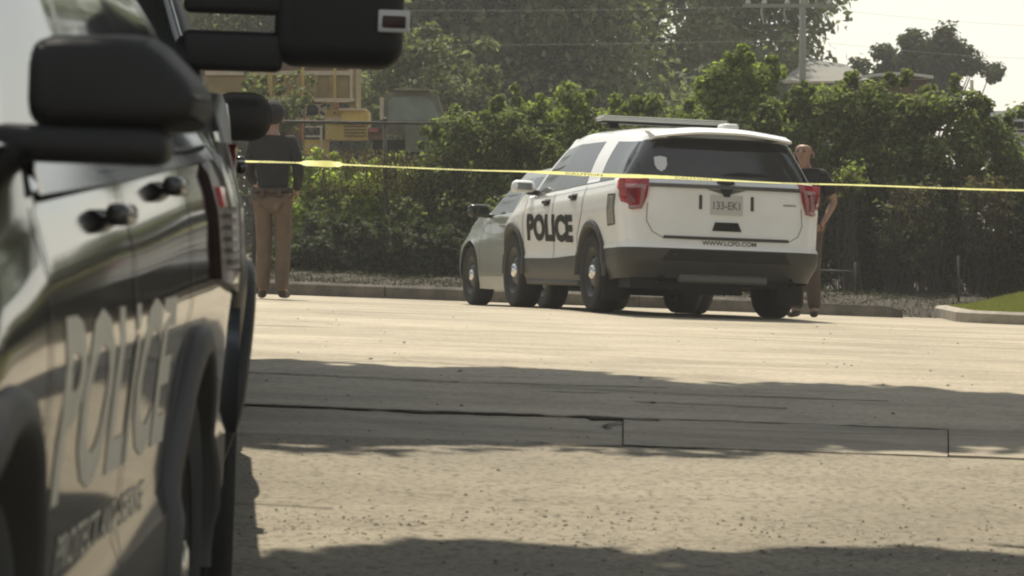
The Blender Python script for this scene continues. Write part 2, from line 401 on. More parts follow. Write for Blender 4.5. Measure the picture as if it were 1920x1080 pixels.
mk('island_lawn', V, [(j_*25+i_, j_*25+i_+1, (j_+1)*25+i_+1, (j_+1)*25+i_) for j_ in range(24) for i_ in range(24)], mat('lawn_base', (.07, .085, .03), .9, var=.3, vscale=10), smooth=True)['kind'] = 'structure'
# concrete wheel stops
def wheel_stop(px0, px1, D, label):
    xa, xb = (px0-960)/F*D, (px1-960)/F*D; e = empty('wheel_stop', label, 'wheel stop', loc=((xa+xb)/2, D, gz((xa+xb)/2, D)))
    V = []; n = 14; h = (xb-xa)/2
    for i in range(n+1):
        t = -1+2*i/n; s = 1-.35*abs(t)**12; x = t*h
        z = -.036*x
        V += [(x, -.10*s, z-.01), (x, -.09*s, z+.06*s), (x, -.055*s, z+.135*s), (x, .055*s, z+.135*s), (x, .09*s, z+.06*s), (x, .10*s, z-.01)]
    Fc = [(6*i+k, 6*i+k+1, 6*i+k+7, 6*i+k+6) for i in range(n) for k in range(5)]+[(5, 4, 3, 2, 1, 0), tuple(6*n+k for k in range(6))]
    mk('stop_block', V, Fc, M['kerb'], e)
    return e
wheel_stop(1300, 1692, 43.9, 'grey concrete wheel stop to the right of the white police vehicle')

# ------------------------------------------------------------------ foliage
def leaf_mesh(name, P, Nrm, S, mats, parent=None, rng=None, aspect=.55, kind=None):
    n = len(P); rng = rng or np.random.default_rng(1)
    r = rng.normal(size=(n, 3)); u = np.cross(Nrm, r); u /= np.linalg.norm(u, axis=1)[:, None]+1e-9
    v = np.cross(Nrm, u); v /= np.linalg.norm(v, axis=1)[:, None]+1e-9
    S = S[:, None]; a = aspect*S
    V = np.empty((n, 4, 3)); V[:, 0] = P-u*S; V[:, 1] = P+v*a+Nrm*S*.12; V[:, 2] = P+u*S; V[:, 3] = P-v*a+Nrm*S*.12
    me = bpy.data.meshes.new(name); me.vertices.add(4*n); me.vertices.foreach_set('co', V.reshape(-1).astype(np.float32))
    me.loops.add(4*n); me.loops.foreach_set('vertex_index', np.arange(4*n, dtype=np.int32))
    me.polygons.add(n); me.polygons.foreach_set('loop_start', np.arange(0, 4*n, 4, dtype=np.int32)); me.polygons.foreach_set('loop_total', np.full(n, 4, dtype=np.int32))
    for mm in mats: me.materials.append(mm)
    me.polygons.foreach_set('material_index', rng.choice(len(mats), n, p=[.35, .45, .2]).astype(np.int32))
    me.update(); me.validate()
    o = bpy.data.objects.new(name, me); COL.objects.link(o)
    if parent: o.parent = parent
    if kind: o['kind'] = kind
    return o
def clumps(rng, c, R, ncl, clr, nleaf, ls, flat=.8, shell=.5):
    """leaf positions in clumps that themselves fill an ellipsoid"""
    c = np.array(c, float); R = np.array(R, float)
    d = rng.normal(size=(ncl, 3)); d /= np.linalg.norm(d, axis=1)[:, None]
    rr = (shell+(1-shell)*rng.random(ncl))*(1+rng.normal(size=ncl)*.13)
    cc = c+d*R*rr[:, None]
    rc = clr*rng.uniform(.6, 1.35, ncl)
    k = rng.integers(0, ncl, nleaf)
    d2 = rng.normal(size=(nleaf, 3)); d2 /= np.linalg.norm(d2, axis=1)[:, None]
    P = cc[k]+d2*np.array([1, 1, flat])*(rc[k]*rng.random(nleaf)**.45)[:, None]
    Nn = d2*.5+rng.normal(size=(nleaf, 3))*.45+np.array([0, 0, .5]); Nn /= np.linalg.norm(Nn, axis=1)[:, None]
    return P, Nn, ls*rng.uniform(.6, 1.35, nleaf), cc
def tree(label, cat, x, y, h, R, crown_z, mats, seed, nleaf=22000, ncl=120, clr=1.2, ls=.13, group=None, name='broadleaf_tree', lobes=None, trunk_r=.3, z0=None):
    rng = np.random.default_rng(seed); z0 = gz(x, y)-.4 if z0 is None else z0
    e = empty(name, label, cat, group, (x, y, z0))
    Ps = []; Ns = []; Ss = []; ccs = []
    lobes = lobes or [((0, 0, crown_z), R, 1.0)]
    tot = sum(l[2] for l in lobes)
    for lc, lr, w in lobes:
        P, N_, S, cc = clumps(rng, lc, lr, max(6, int(ncl*w/tot)), clr, int(nleaf*w/tot), ls)
        Ps.append(P); Ns.append(N_); Ss.append(S); ccs.append(cc)
    P = np.vstack(Ps); k = P[:, 2] > .2
    leaf_mesh('crown', P[k], np.vstack(Ns)[k], np.concatenate(Ss)[k], mats, e, rng)
    b = MB(); top = max(l[0][2] for l in lobes)
    b.tube([(0, 0, 0), (.1, .05, top*.3), (-.1, .1, top*.6), (0, 0, top)], [trunk_r, trunk_r*.75, trunk_r*.5, trunk_r*.2], 9)
    b.build('trunk', M['bark'], e, True)
    b = MB(); cc = np.vstack(ccs)
    for i in rng.choice(len(cc), min(len(cc), 30), replace=False):
        q = cc[i]; s = Vector((0, 0, top*rng.uniform(.3, .7))); q = Vector(q)
        b.tube([s, s.lerp(q, .5)+Vector((0, 0, rng.uniform(-.1, .4))), q], [trunk_r*.3, trunk_r*.18, trunk_r*.05], 5)
    b.build('limbs', M['bark'], e, True)
    return e
# big trees beyond the yard (their crowns fill the top of the picture)
kinds = ['tall broadleaf tree with small pale leaves behind the yellow dump truck', 'dark dense tree between the truck cab and the white police vehicle',
         'broad grey-green tree right behind the white police vehicle', 'leafy tree behind the light bar of the white police vehicle', 'big tree whose ragged right edge meets the white sky',
         'tall tree standing behind the large side mirror', 'shadowy tree filling the gap behind the green hedge top']
big = [(330, 88, 14, 6.2, 0), (800, 82, 13, 5.2, 6), (1010, 98, 16, 5.6, 2), (1170, 90, 15, 4.4, 3), (640, 96, 15, 6.5, 5), (1395, 94, 15, 1.75, 4), (930, 80, 10, 3.9, 1)]
for i, (px, D, h, R, kk) in enumerate(big):
    x = (px-960)/F*D
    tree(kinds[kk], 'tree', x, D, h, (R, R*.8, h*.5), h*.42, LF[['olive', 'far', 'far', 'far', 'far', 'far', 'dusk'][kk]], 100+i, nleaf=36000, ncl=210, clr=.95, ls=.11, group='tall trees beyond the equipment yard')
tree('small tree leaning over the cab of the old truck, twiggy with pale leaves', 'tree', (800-960)/F*68, 68, 5, (1.3, 1.2, 2.0), 3.3, LF['olive'], 131, nleaf=9000, ncl=70, clr=.35, ls=.07, trunk_r=.1)
# lone tree against the sky on the right
lob = [((-.1, 0, 8.9), (.9, .8, .75), 1.2), ((-.95, 0, 8.4), (.6, .6, .45), .5), ((.8, 0, 9.0), (.55, .6, .65), .6), ((0, 0, 9.5), (.35, .35, .3), .18), ((.8, 0, 9.65), (.22, .25, .2), .1), ((1.4, 0, 9.0), (.3, .3, .3), .15), ((2.0, 0, 8.75), (.32, .3, .13), .08), ((-1.45, 0, 8.85), (.22, .25, .32), .1), ((0, 0, 8.0), (1.75, 1, .6), 1.2)]
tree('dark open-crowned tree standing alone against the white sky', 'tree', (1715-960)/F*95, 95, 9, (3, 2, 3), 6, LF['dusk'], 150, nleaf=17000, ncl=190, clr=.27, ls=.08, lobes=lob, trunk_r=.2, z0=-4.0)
tree('pale green tree at the far right rising over the hedge', 'tree', (1935-960)/F*75, 75, 6, (1.0, 1.0, 1.0), 3.4, LF['vine'], 151, nleaf=9000, ncl=50, clr=.4, ls=.08, trunk_r=.12, z0=-1.2)
# unseen trees added further right, seen only as reflections and from the side
for i, (x, y, h, R) in enumerate(((20, 62, 11, 5), (27, 48, 10, 4.5), (24, 30, 9, 4.5))):
    tree(['roadside tree outside the picture to the right of the hedge', 'second roadside tree outside the picture on the right', 'nearest roadside tree outside the picture on the right'][i], 'tree', x, y, h, (R, R, h*.42), h*.58, LF['olive'], 160+i, nleaf=12000, ncl=80, clr=1.0, ls=.2)
for i, (x, y, h, R) in enumerate(((-17, 86, 13, 5.5), (-27, 82, 12, 5.5), (-37, 76, 13, 6), (-24, 64, 8, 3.6))):  # unseen trees added so the side windows reflect crowns
    tree(['background tree outside the picture, first left of the dump truck', 'background tree outside the picture, second left of the dump truck', 'background tree outside the picture, farthest to the left', 'lower background tree outside the picture on the left'][i], 'tree', x, y, h, (R, R*.8, h*.45), h*.45, LF['far'], 400+i, nleaf=14000, ncl=110, clr=.95, ls=.18)
for i, (x, y, h, R) in enumerate(((-11.5, 42, 11, 4.2), (-12, 31, 10, 4.2), (-15, 52, 12, 5))):  # unseen trees added on the left to pattern windows and dim that side
    tree(['lot-side tree outside the picture left of the man in black', 'lot-side tree outside the picture left of the parked pickups', 'tall tree outside the picture left of the dump truck'][i], 'tree', x, y, h, (R, R, h*.34), h*.6, LF['olive'], 190+i, nleaf=12000, ncl=80, clr=.8, ls=.18)
for i, (x, y, h, R) in enumerate(((10.5, 41, 11, 4.0), (11.0, 31, 12, 4.4), (10.0, 21, 10.5, 4.2), (14, 52, 13, 5.0))):  # unseen trees added on the right to darken paint reflections and ambient light
    tree(['tall lot-side tree outside the picture nearest the hedge', 'tall lot-side tree outside the picture beside the white vehicle', 'lot-side tree outside the picture on the right of the gutter', 'tall tree outside the picture behind the right hedge'][i], 'tree', x, y, h, (R, R, h*.32), h*.64, LF['olive'], 180+i, nleaf=14000, ncl=90, clr=.8, ls=.17)
# unseen trees added to shade the lot (crowns above the frame, shaped to the shadows)
SH = []
def shade_tree(label, lobes, x, y, seed, n, trunk=(0, 0)):
    e = tree(label, 'tree', x, y, 8, (1, 1, 1), 6, LF['olive'], seed, nleaf=n, ncl=260, clr=.75, ls=.15, lobes=lobes, trunk_r=.28, z0=gz(x, y), name='shade_tree')
    return e
shade_tree('spreading tree left of the parked vehicles whose far limb shades the gutter', [((5.9, .15, 6.2), (3.6, 2.15, .7), 2.2), ((9.8, .35, 6.2), (2.8, 1.1, .4), .7), ((1.0, .6, 6.4), (3, 2.2, .9), .8)], -7.5, 21.5, 171, 75000)
shade_tree('spreading tree beside the parked black vehicles shading them from above', [((6.8, .75, 7), (6.6, 4.5, 1.1), 3.4), ((0, 0, 7.2), (3.0, 3.4, 1.5), .7)], -6.9, 11.6, 172, 140000)

# hedge of vines and shrubs along the fence
def bush(label, px, D, w, zc, hz, mats, seed, n, ls=.045, depth=.5, cat='shrub', group='vine-covered shrubs along the chain-link fence', ncl=70, clr=.22, name='vine_shrub', shell=.5, lobes=None):
    rng = np.random.default_rng(seed); x = (px-960)/F*D; z0 = verge_z(x, min(D, 60)) - .02
    e = empty(name, label, cat, group, (x, D, z0))
    Ps = []; Ns = []; Ss = []; cc = None
    for (dx, dz, rx, rz, wgt) in (lobes or [(0, zc, w, hz, 1)]):
        P, N_, S, cc0 = clumps(rng, (dx, 0, dz), (rx, depth, rz), max(8, int(ncl*wgt)), clr, int(n*wgt), ls, shell=shell)
        Ps.append(P); Ns.append(N_); Ss.append(S); cc = cc0 if cc is None else np.vstack([cc, cc0])
    for q in range(9):      # shoots that stick out of the outline
        sx = rng.uniform(-w, w)*.9; top = zc+hz*math.sqrt(max(.05, 1-(sx/w)**2))
        hh = rng.uniform(.06, .26)
        P, N_, S, _ = clumps(rng, (sx, rng.uniform(-.3, .2), top+hh*.4), (.05, .05, hh), 5, .07, int(n*.012), ls, shell=.1); Ps.append(P); Ns.append(N_); Ss.append(S)
    P = np.vstack(Ps); k = P[:, 2] > .01
    leaf_mesh('foliage', P[k], np.vstack(Ns)[k], np.concatenate(Ss)[k], mats, e, rng)
    b = MB()
    for q in cc[rng.choice(len(cc), min(14, len(cc)), replace=False)]:
        s = Vector((q[0]*.6+rng.uniform(-.15, .15), q[1]*.5, 0)); q = Vector(q)
        b.tube([s, s.lerp(q, .5)+Vector((rng.uniform(-.12, .12), 0, .05)), q], [.010, .008, .004], 4)
    b.build('stems', M['bark'], e)
    return e
B = [  # label, px, D, halfwidth m, centre z, half height, mats, n
 ('low green shrub beside the man in the black jacket', 600, 49.3, .62, .88, .62, 'fresh', 7000),
 ('green shrub left of the steel fence post', 690, 49.5, .55, .80, .62, 'fresh', 7000),
 ('bright green shrub between the fence post and the silver car', 790, 49.4, .62, .84, .62, 'fresh', 8000),
 ('green shrub partly hidden by the mirror of the silver car', 885, 49.5, .6, .9, .62, 'vine', 7000),
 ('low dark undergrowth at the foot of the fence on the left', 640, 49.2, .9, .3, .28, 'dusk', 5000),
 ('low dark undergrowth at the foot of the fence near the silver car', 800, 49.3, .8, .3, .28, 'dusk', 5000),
 ('vine mound right of the old truck cab', 900, 51.2, .85, 1.25, .72, 'vine', 9000),
 ('vine mound behind the roof of the silver car', 1010, 51, .95, 1.32, .82, 'vine', 10000),
 ('sunlit vine mound left of the light bar', 1090, 51.2, .85, 1.5, .72, 'fresh', 9500),
 ('tangle of vines behind the light bar', 1230, 51, .95, 1.4, .72, 'vine', 9500),
 ('bright climbing shrub rising above the vehicle roof', 1400, 51.3, .75, 1.75, .98, 'fresh', 12500),
 ('leafy hedge section just left of the bald man', 1480, 50.6, .7, 1.25, .95, 'vine', 10500),
 ('leafy hedge section above the bald man', 1560, 51, .85, 1.6, .85, 'vine', 11500),
 ('tall hedge section under the pale shed roof', 1665, 51, .85, 1.5, 1.0, 'vine', 12500),
 ('arched hedge section with dark hollow beneath it', 1770, 50.8, .75, 1.6, .90, 'vine', 10500),
 ('hedge section at the right edge of the picture', 1925, 50.9, .75, 1.0, 1.1, 'vine', 10000),
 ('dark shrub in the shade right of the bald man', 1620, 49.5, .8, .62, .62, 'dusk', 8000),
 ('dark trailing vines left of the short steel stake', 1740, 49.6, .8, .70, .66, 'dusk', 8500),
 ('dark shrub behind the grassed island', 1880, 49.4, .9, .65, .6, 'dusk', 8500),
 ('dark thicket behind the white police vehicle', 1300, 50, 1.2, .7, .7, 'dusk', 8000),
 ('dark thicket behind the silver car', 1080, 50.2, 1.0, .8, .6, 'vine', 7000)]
for i, (lb, px, D, w, zc, hz, mt, n) in enumerate(B):
    if i < 4: D = 50.85; mt = 'meadow'  # left shrubs: brighter leaf set puts extra light into their colour
    if D >= 50 and i >= 4 and mt != 'dusk': zc += .17; hz *= 1.13; D -= .75
    bush(lb, px, D, w, zc, hz, LF[mt], 200+i, int(n*1.4), ls=.042)
# the hedge goes on past the right edge of the picture
for i, x in enumerate((8.3, 10.0, 11.7)):
    bush(['first hedge section outside the picture on the right', 'second hedge section outside the picture on the right', 'third hedge section outside the picture on the right'][i], 960+x/51*F, 51, 1.1, 1.2, 1.1, LF['vine'], 260+i, 5000, ls=.07)
# dry hanging vines
def dry(label, px, D, w, z0, z1, n, seed, mats='dry'):
    rng = np.random.default_rng(seed); x = (px-960)/F*D
    e = empty('dry_vine', label, 'dead vine', 'dead vines hanging in the hedge', (x, D, verge_z(x, D)))
    b = MB()
    for k in range(15):
        a = rng.uniform(-w, w); c = a+rng.uniform(-.15, .15); p = Vector((a, rng.uniform(-.1, .1), z1-rng.random()*.15))
        b.tube([p, (a*.5+c*.5+rng.uniform(-.05, .05), -.1, (z0+z1)/2), (c, rng.uniform(-.1, .1), z0+rng.random()*.2)], [.012, .01, .006], 4)
    b.build('stems', M['dry_vine'], e)
    P = np.column_stack([rng.normal(0, w*.55, n), rng.normal(-.1, .1, n), rng.uniform(z0, z1, n)])
    N_ = rng.normal(size=(n, 3)); N_ /= np.linalg.norm(N_, axis=1)[:, None]
    leaf_mesh('dead_leaves', P, N_, np.full(n, .032), LF[mats], e, rng, aspect=.35)
dry('brown dead vines hanging in the hollow of the hedge', 1715, 49.0, .30, .35, 1.45, 800, 300)
dry('dead vines tangled on the fence at the far right', 1850, 49.0, .35, .6, 1.6, 900, 301, 'dry')
dry('brown dead brush beneath the old truck', 790, 50.3, .95, 1.0, 1.6, 1300, 302)
dry('brown dead brush left of the steel fence post', 665, 50.3, .75, 1.05, 1.65, 1000, 303)
dry('dead vines beside the arm of the bald man', 1590, 48.9, .14, 1.25, 1.6, 220, 304)
bush('tall olive shrub in front of the bed of the dump truck', 520, 53.5, .7, 2.2, .45, LF['olive'], 351, 2600, ls=.045, depth=.4, ncl=40, clr=.16, shell=.2)
for i, (px, D, w, zc, hz) in enumerate(((1665, 48.9, .28, .75, .32), (1718, 48.8, .22, .55, .30), (1745, 48.9, .3, 1.05, .35), (1835, 48.9, .25, 1.0, .5), (620, 49.7, .3, .7, .3), (760, 49.6, .28, .6, .3), (850, 49.6, .25, .7, .3), (1600, 48.8, .22, 1.45, .2))):
    bush(['sparse pale weed right of the bald man', 'grey twiggy weed near the steel stake', 'pale trailing creeper above the steel stake', 'loose creeper at the right end of the fence', 'thin weed in front of the fence beside the man in black', 'thin weed in front of the fence right of its post', 'thin weed in front of the fence beside the silver car', 'pale leafy sprig beside the shoulder of the bald man'][i], px, D, w, zc, hz, LF['olive'] if i != 7 else LF['fresh'], 330+i, 420, ls=.035, depth=.15, cat='weed', group='sparse weeds in front of the hedge', ncl=26, clr=.09, name='weed', shell=.1)
# grass on the island and at verge edge
def grass(name, label, n, fx, fy, h, mats, zf, seed):
    rng = np.random.default_rng(seed); V = []; Fc = []
    xsn = rng.uniform(fx[0], fx[1], n); ysn = rng.uniform(fy[0], fy[1], n)
    for x, y in zip(xsn, ysn):
        if zf(x, y) is None: continue
        z = zf(x, y); a = rng.uniform(0, 6.28); hh = h*rng.uniform(.5, 1.2); k = len(V)
        V += [(x-.006*math.cos(a), y-.006*math.sin(a), z), (x+.006*math.cos(a), y+.006*math.sin(a), z), (x+hh*.4*rng.uniform(-1, 1), y+hh*.4*rng.uniform(-1, 1), z+hh)]
        Fc.append((k, k+1, k+2))
    o = mk(name, V, Fc, mats[1]); tag(o, label, 'grass', kind='stuff')
def inisl(x, y):
    dx = x-(ix+.72); dy = y-(iy+.75)
    ok = (dx > 0 and -.57 < dy < 2.77) or math.hypot(dx, dy) < .57 or math.hypot(dx, dy-2.2) < .57 or (dx > -.57 and 0 < dy < 2.2)
    return lawn_z(x, y)-.004 if ok else None
LG = leafmats('lawn', (.20, .20, .07))
grass('lawn_grass', 'short mown grass on the kerbed island at the right', 52000, (ix, ix+2.9), (iy+.1, iy+3.6), .05, LG, inisl, 1)
grass('verge_weeds', 'thin weeds and litter along the foot of the hedge', 6000, (-6, 7), (44.8, 49.5), .10, LF['dusk'], lambda x, y: verge_z(x, y)-.01, 2)
M['litter'] = mat('leaf_litter', (.055, .042, .03), .95, var=.4)
V = []; Fc = []
for i in range(9000):
    x = rnd.uniform(-6.5, 7); y = rnd.uniform(44.6, 50); z = verge_z(x, y)+rnd.uniform(0, .03); s = rnd.uniform(.012, .04); a = rnd.random()*6.3; k = len(V)
    V += [(x+s*math.cos(a), y+s*math.sin(a), z+rnd.uniform(0, .03)), (x-s*math.sin(a)*.5, y+s*math.cos(a)*.5, z), (x-s*math.cos(a), y-s*math.sin(a), z+rnd.uniform(0, .03)), (x+s*math.sin(a)*.5, y-s*math.cos(a)*.5, z)]
    Fc.append((k, k+1, k+2, k+3))
tag(mk('leaf_litter', V, Fc, M['litter']), 'brown leaf litter covering the soil between kerb and hedge', 'leaf litter', kind='stuff')

# ------------------------------------------------------------------ chain-link fence
FY = 50.35
fe = empty('chain_link_fence', 'rusty chain-link fence overgrown with vines behind the parking lot', 'fence', loc=(0, FY, 0))
def ftop(x): return pt(0, 228+.0125*((x/FY*F+960)-540), FY).z
for px in (230, 476, 722, 968, 1214, 1460, 1615, 1830, 2080, 2300):
    x = (px-960)/F*FY; zb = verge_z(x, FY)-.1
    b = MB().tube([(x, 0, zb), (x, 0, ftop(x)+.03)], .026, 8); b.sphere((x, 0, ftop(x)+.04), .035, 8, 5)
    b.build('post', M['fence_steel'], fe, True)
for a, c in ((-6.5, -1), (-1, 4.5), (4.5, 10)):
    MB().tube([(a+.01, -.03, ftop(a)), (c-.01, -.03, ftop(c))], .02, 8).build('top_rail', M['fence_steel'], fe, True)
b = MB(); s = .055*1.414; x = -9.5
while x < 10:
    for sg in (-1, 1):
        xa = max(-6.5, min(10, x)); 
        p0 = Vector((x, .0, verge_z(x, FY)+.03)); h = ftop(x)-p0.z; p1 = Vector((x+sg*h, .0, ftop(x+sg*h)))
        if min(p0.x, p1.x) > -6.5 and max(p0.x, p1.x) < 10:
            r = .0012; d = Vector((r, 0, 0)); e_ = Vector((0, r, 0))
            n = len(b.V); b.add([p0-d, p0+d, p0+e_, p1-d, p1+d, p1+e_], [(0, 1, 4, 3), (1, 2, 5, 4), (2, 0, 3, 5)])
    x += s
b.build('wire_mesh', M['fence_steel'], fe, kind='stuff')
# separate leftover posts in the verge
for px, pb, ptp, D, lb in ((835, 295, 235, 51.5, 'short pale upright post right of the old truck cab'), (1797, 512, 480, 47.5, 'short steel stake standing in the leaf litter on the right'), (1604, 516, 492, 47.8, 'bent metal stub beside the low bar right of the bald man')):
    p0 = pt(px, pb, D); p1 = pt(px, ptp, D); zb = min(p0.z, verge_z(p0.x, D))
    o = MB().tube([(p0.x, D, zb), (p0.x, D, (zb+p1.z)/2), (p0.x, D, p1.z)], .018, 7).build('steel_stake', M['fence_steel'], smooth=True); tag(o, lb, 'post')
p0 = pt(1538, 507, 47.8); p1 = pt(1600, 509, 47.8)
o = MB().tube([p0, p1, p1-Vector((0, 0, .12))], .015, 6).build('low_pipe', M['fence_steel'], smooth=True); tag(o, 'thin horizontal pipe low in the verge right of the bald man', 'pipe')

# ------------------------------------------------------------------ vehicles
def superq(u, Wd, L, n):
    a = u*PI/2; return Wd*math.sin(a)**(2/n), L*(1-math.cos(a)**(2/n))
def half_outline(P):
    pts = []
    for i in range(61):
        x, dy = superq(i/60, P['W'], P['Lr'], P['nr']); pts.append((x, P['yr']+dy))
    for i in range(60, -1, -1):
        x, dy = superq(i/60, P['W'], P['Lf'], P['nf']); pts.append((x, P['yf']-dy))
    # resample by arclength
    d = [0]
    for a, b in zip(pts, pts[1:]): d.append(d[-1]+math.hypot(b[0]-a[0], b[1]-a[1]))
    N = int(d[-1]/.045); out = []; j = 0
    for i in range(N+1):
        s = d[-1]*i/N
        while j < len(d)-2 and d[j+1] < s: j += 1
        t = 0 if d[j+1] == d[j] else (s-d[j])/(d[j+1]-d[j])
        out.append((pts[j][0]+(pts[j+1][0]-pts[j][0])*t, pts[j][1]+(pts[j+1][1]-pts[j][1])*t))
    out[0] = (0, P['yr']); out[-1] = (0, P['yf'])
    return out
def car_rings(P):
    ref = half_outline(P); n = len(ref); rings = []; meta = []
    fr = lambda y: 1-sstep(P['yr']+P['Lr']*.6, P['yr']+P['Lr']+1.1, y)
    ff = lambda y: sstep(P['yf']-P['Lf']-1.0, P['yf']-P['Lf']*.6, y)
    segs = P['segs']
    for s in range(3):
        for k in range(segs[s]+(1 if s == 2 else 0)):
            u = s+k/segs[s]; r = []
            wm = interp(P['wm'], u); dr = interp(P['dr'], u); df = interp(P['df'], u)
            for x, y in ref:
                z0 = interp(P['L'][s], y); z1 = interp(P['L'][s+1], y); z = z0+(z1-z0)*(u-s)
                r.append((x*wm, y+dr*fr(y)-df*ff(y), z))
            rings.append(r); meta.append(('body', u))
    # greenhouse base
    iF = next(i for i in range(n) if ref[i][1] > P['ycf'] and i > n//2); iR = max(i for i in range(n//2) if ref[i][1] < P['ycr'])
    top = rings[-1]; G0 = []; G1 = []
    def arcf(i, a, b):
        return (i-a)/(b-a)
    for i, (x, y) in enumerate(ref):
        if iR < i < iF:
            g0 = (P['xg'], y, interp(P['L'][3], y)+.012)
            yt = P['ymap'](y); g1 = (P['xt'], yt, interp(P['roof'], yt)-.07)
        elif i >= iF:
            u = arcf(i, iF, n-1); cx = max(0, math.cos(u*PI/2))**(2/2.6); sy = max(0, math.sin(u*PI/2))**(2/2.0)
            g0 = (P['xg']*cx, P['ycf']+P['Lg']*sy, interp(P['L'][3], P['ycf'])+.012+.03*sy)
            yc = P['ymap'](P['ycf']); g1 = (P['xt']*cx, yc+P['Lg']*.6*sy, interp(P['roof'], yc)-.07+.045*sy)
        else:
            u = arcf(i, iR, 0); cx = max(0, math.cos(u*PI/2))**(2/P.get('nrear', 3.4)); sy = max(0, math.sin(u*PI/2))**(2/2.2)
            g0 = (P['xg']*cx, P['ycr']-P['Lb']*sy, interp(P['L'][3], P['ycr'])+.012+P.get('zrb', 0)*sy)
            yc = P['ymap'](P['ycr']); g1 = (P['xt']*cx, yc-P['Lb']*.7*sy, interp(P['roof'], yc)-.07+.045*sy)
        G0.append(g0); G1.append(g1)
    nb = 7
    for k in range(1, nb+1):
        s = k/nb; r = []
        for i in range(n):
            a = top[i]; b = G0[i]; hood = (1 if i >= iF else 0)*P['hood']+(1 if i <= iR else 0)*P['deck']
            e = 1-(1-s)**1.7
            r.append((a[0]+(b[0]-a[0])*s, a[1]+(b[1]-a[1])*s, a[2]+(b[2]-a[2])*(e if hood else s)+hood*math.sin(PI*s)))
        rings.append(r); meta.append(('bridge', s))
    ng = 12
    for k in range(1, ng+1):
        s = k/ng; r = []
        for i in range(n):
            a = G0[i]; b = G1[i]; bl = .028*math.sin(PI*s); q = 1-(1-s)**1.0
            e = s if s < .85 else s-.0*(s-.85)
            x = a[0]+(b[0]-a[0])*e; y = a[1]+(b[1]-a[1])*e
            if iR < i < iF: x += bl
            elif i >= iF: y += bl*1.3
            else: y -= bl
            r.append((x, y, a[2]+(b[2]-a[2])*q))
        rings.append(r); meta.append(('glass', s))
    nc = 7; yc0, yc1 = P['ymap'](P['ycr'])+.05, P['ymap'](P['ycf'])-.05
    for k in range(1, nc+1):
        c = (k/nc); e = c; h = .07*(1-(1-c)**3.0)
        r = [(p[0]*(1-e), p[1]+(min(max(p[1], yc0), yc1)-p[1])*c, p[2]+(h if iR < i < iF else h*.45)) for i, p in enumerate(G1)]
        rings.append(r); meta.append(('roof', c))
    return ref, rings, meta, iF, iR
def build_car(P, root, classify, mats):
    ref, rings, meta, iF, iR = car_rings(P); n = len(ref); m = 2*n-2
    V = []
    for r in rings:
        V += [Vector(p) for p in r]+[Vector((-r[i][0], r[i][1], r[i][2])) for i in range(n-2, 0, -1)]
    faces = []; cls = []
    allf = [(j*m+i, j*m+(i+1) % m, (j+1)*m+(i+1) % m, (j+1)*m+i) for j in range(len(rings)-1) for i in range(m)]
    bvh = BVHTree.FromPolygons([v.copy() for v in V], allf)
    hubs = [(P['hf'], P['hz']), (P['hr'], P['hz'])]; R = P['Ra']
    inside = [False]*len(V)
    for k, v in enumerate(V):
        if k < (sum(P['segs'])+1)*m and abs(v.x) > .5:
            for hy, hz in hubs:
                if math.hypot(v.y-hy, v.z-hz) < R: inside[k] = True
    groups = {}
    for j in range(len(rings)-1):
        for i in range(m):
            f = (j*m+i, j*m+(i+1) % m, (j+1)*m+(i+1) % m, (j+1)*m+i)
            if all(inside[q] for q in f): continue
            ih = i if i < n-1 else m-1-i       # half index of face
            c = (V[f[0]]+V[f[1]]+V[f[2]]+V[f[3]])/4
            k = classify(meta[j+1], ih, ref[ih], c, iF, iR, 1 if i < n-1 else -1, meta[j])
            groups.setdefault(k, []).append(f)
    for k, v in enumerate(V):
        if inside[k]:
            for hy, hz in hubs:
                d = math.hypot(v.y-hy, v.z-hz)
                if d < R and d > 1e-5:
                    s = R/d; V[k] = Vector((v.x, hy+(v.y-hy)*s, hz+(v.z-hz)*s))
                    if v.z < hz: V[k] = Vector((v.x, v.y if False else hy+(R if v.y > hy else -R)*math.sqrt(max(0, 1-((v.z-hz)/R)**2)), v.z))
    out = {}
    for key, fs in groups.items():
        idx = {}; VV = []; FF = []
        for f in fs:
            g = []
            for q in f:
                if q not in idx: idx[q] = len(VV); VV.append(V[q])
                g.append(idx[q])
            if len(set(g)) > 2: FF.append(tuple(g))
        name = key.split('#')[0]
        o = mk(name, VV, FF, mats[name], root, smooth=True)
        bm = bmesh.new(); bm.from_mesh(o.data); bmesh.ops.remove_doubles(bm, verts=bm.verts, dist=.0005); bmesh.ops.recalc_face_normals(bm, faces=bm.faces); bm.to_mesh(o.data); bm.free()
        out[key] = o
    def side(y, z, sg):
        h = bvh.ray_cast(Vector((sg*3, y, z)), Vector((-sg, 0, 0))); return h[0].x if h[0] else sg*P['W']
    def rear(x, z):
        h = bvh.ray_cast(Vector((x, -6, z)), Vector((0, 1, 0))); return h[0].y if h[0] else P['yr']
    def front(x, z):
        h = bvh.ray_cast(Vector((x, 6, z)), Vector((0, -1, 0))); return h[0].y if h[0] else P['yf']
    def topz(x, y):
        h = bvh.ray_cast(Vector((x, y, 4)), Vector((0, 0, -1))); return h[0].z if h[0] else 1
    return out, side, rear, front, topz
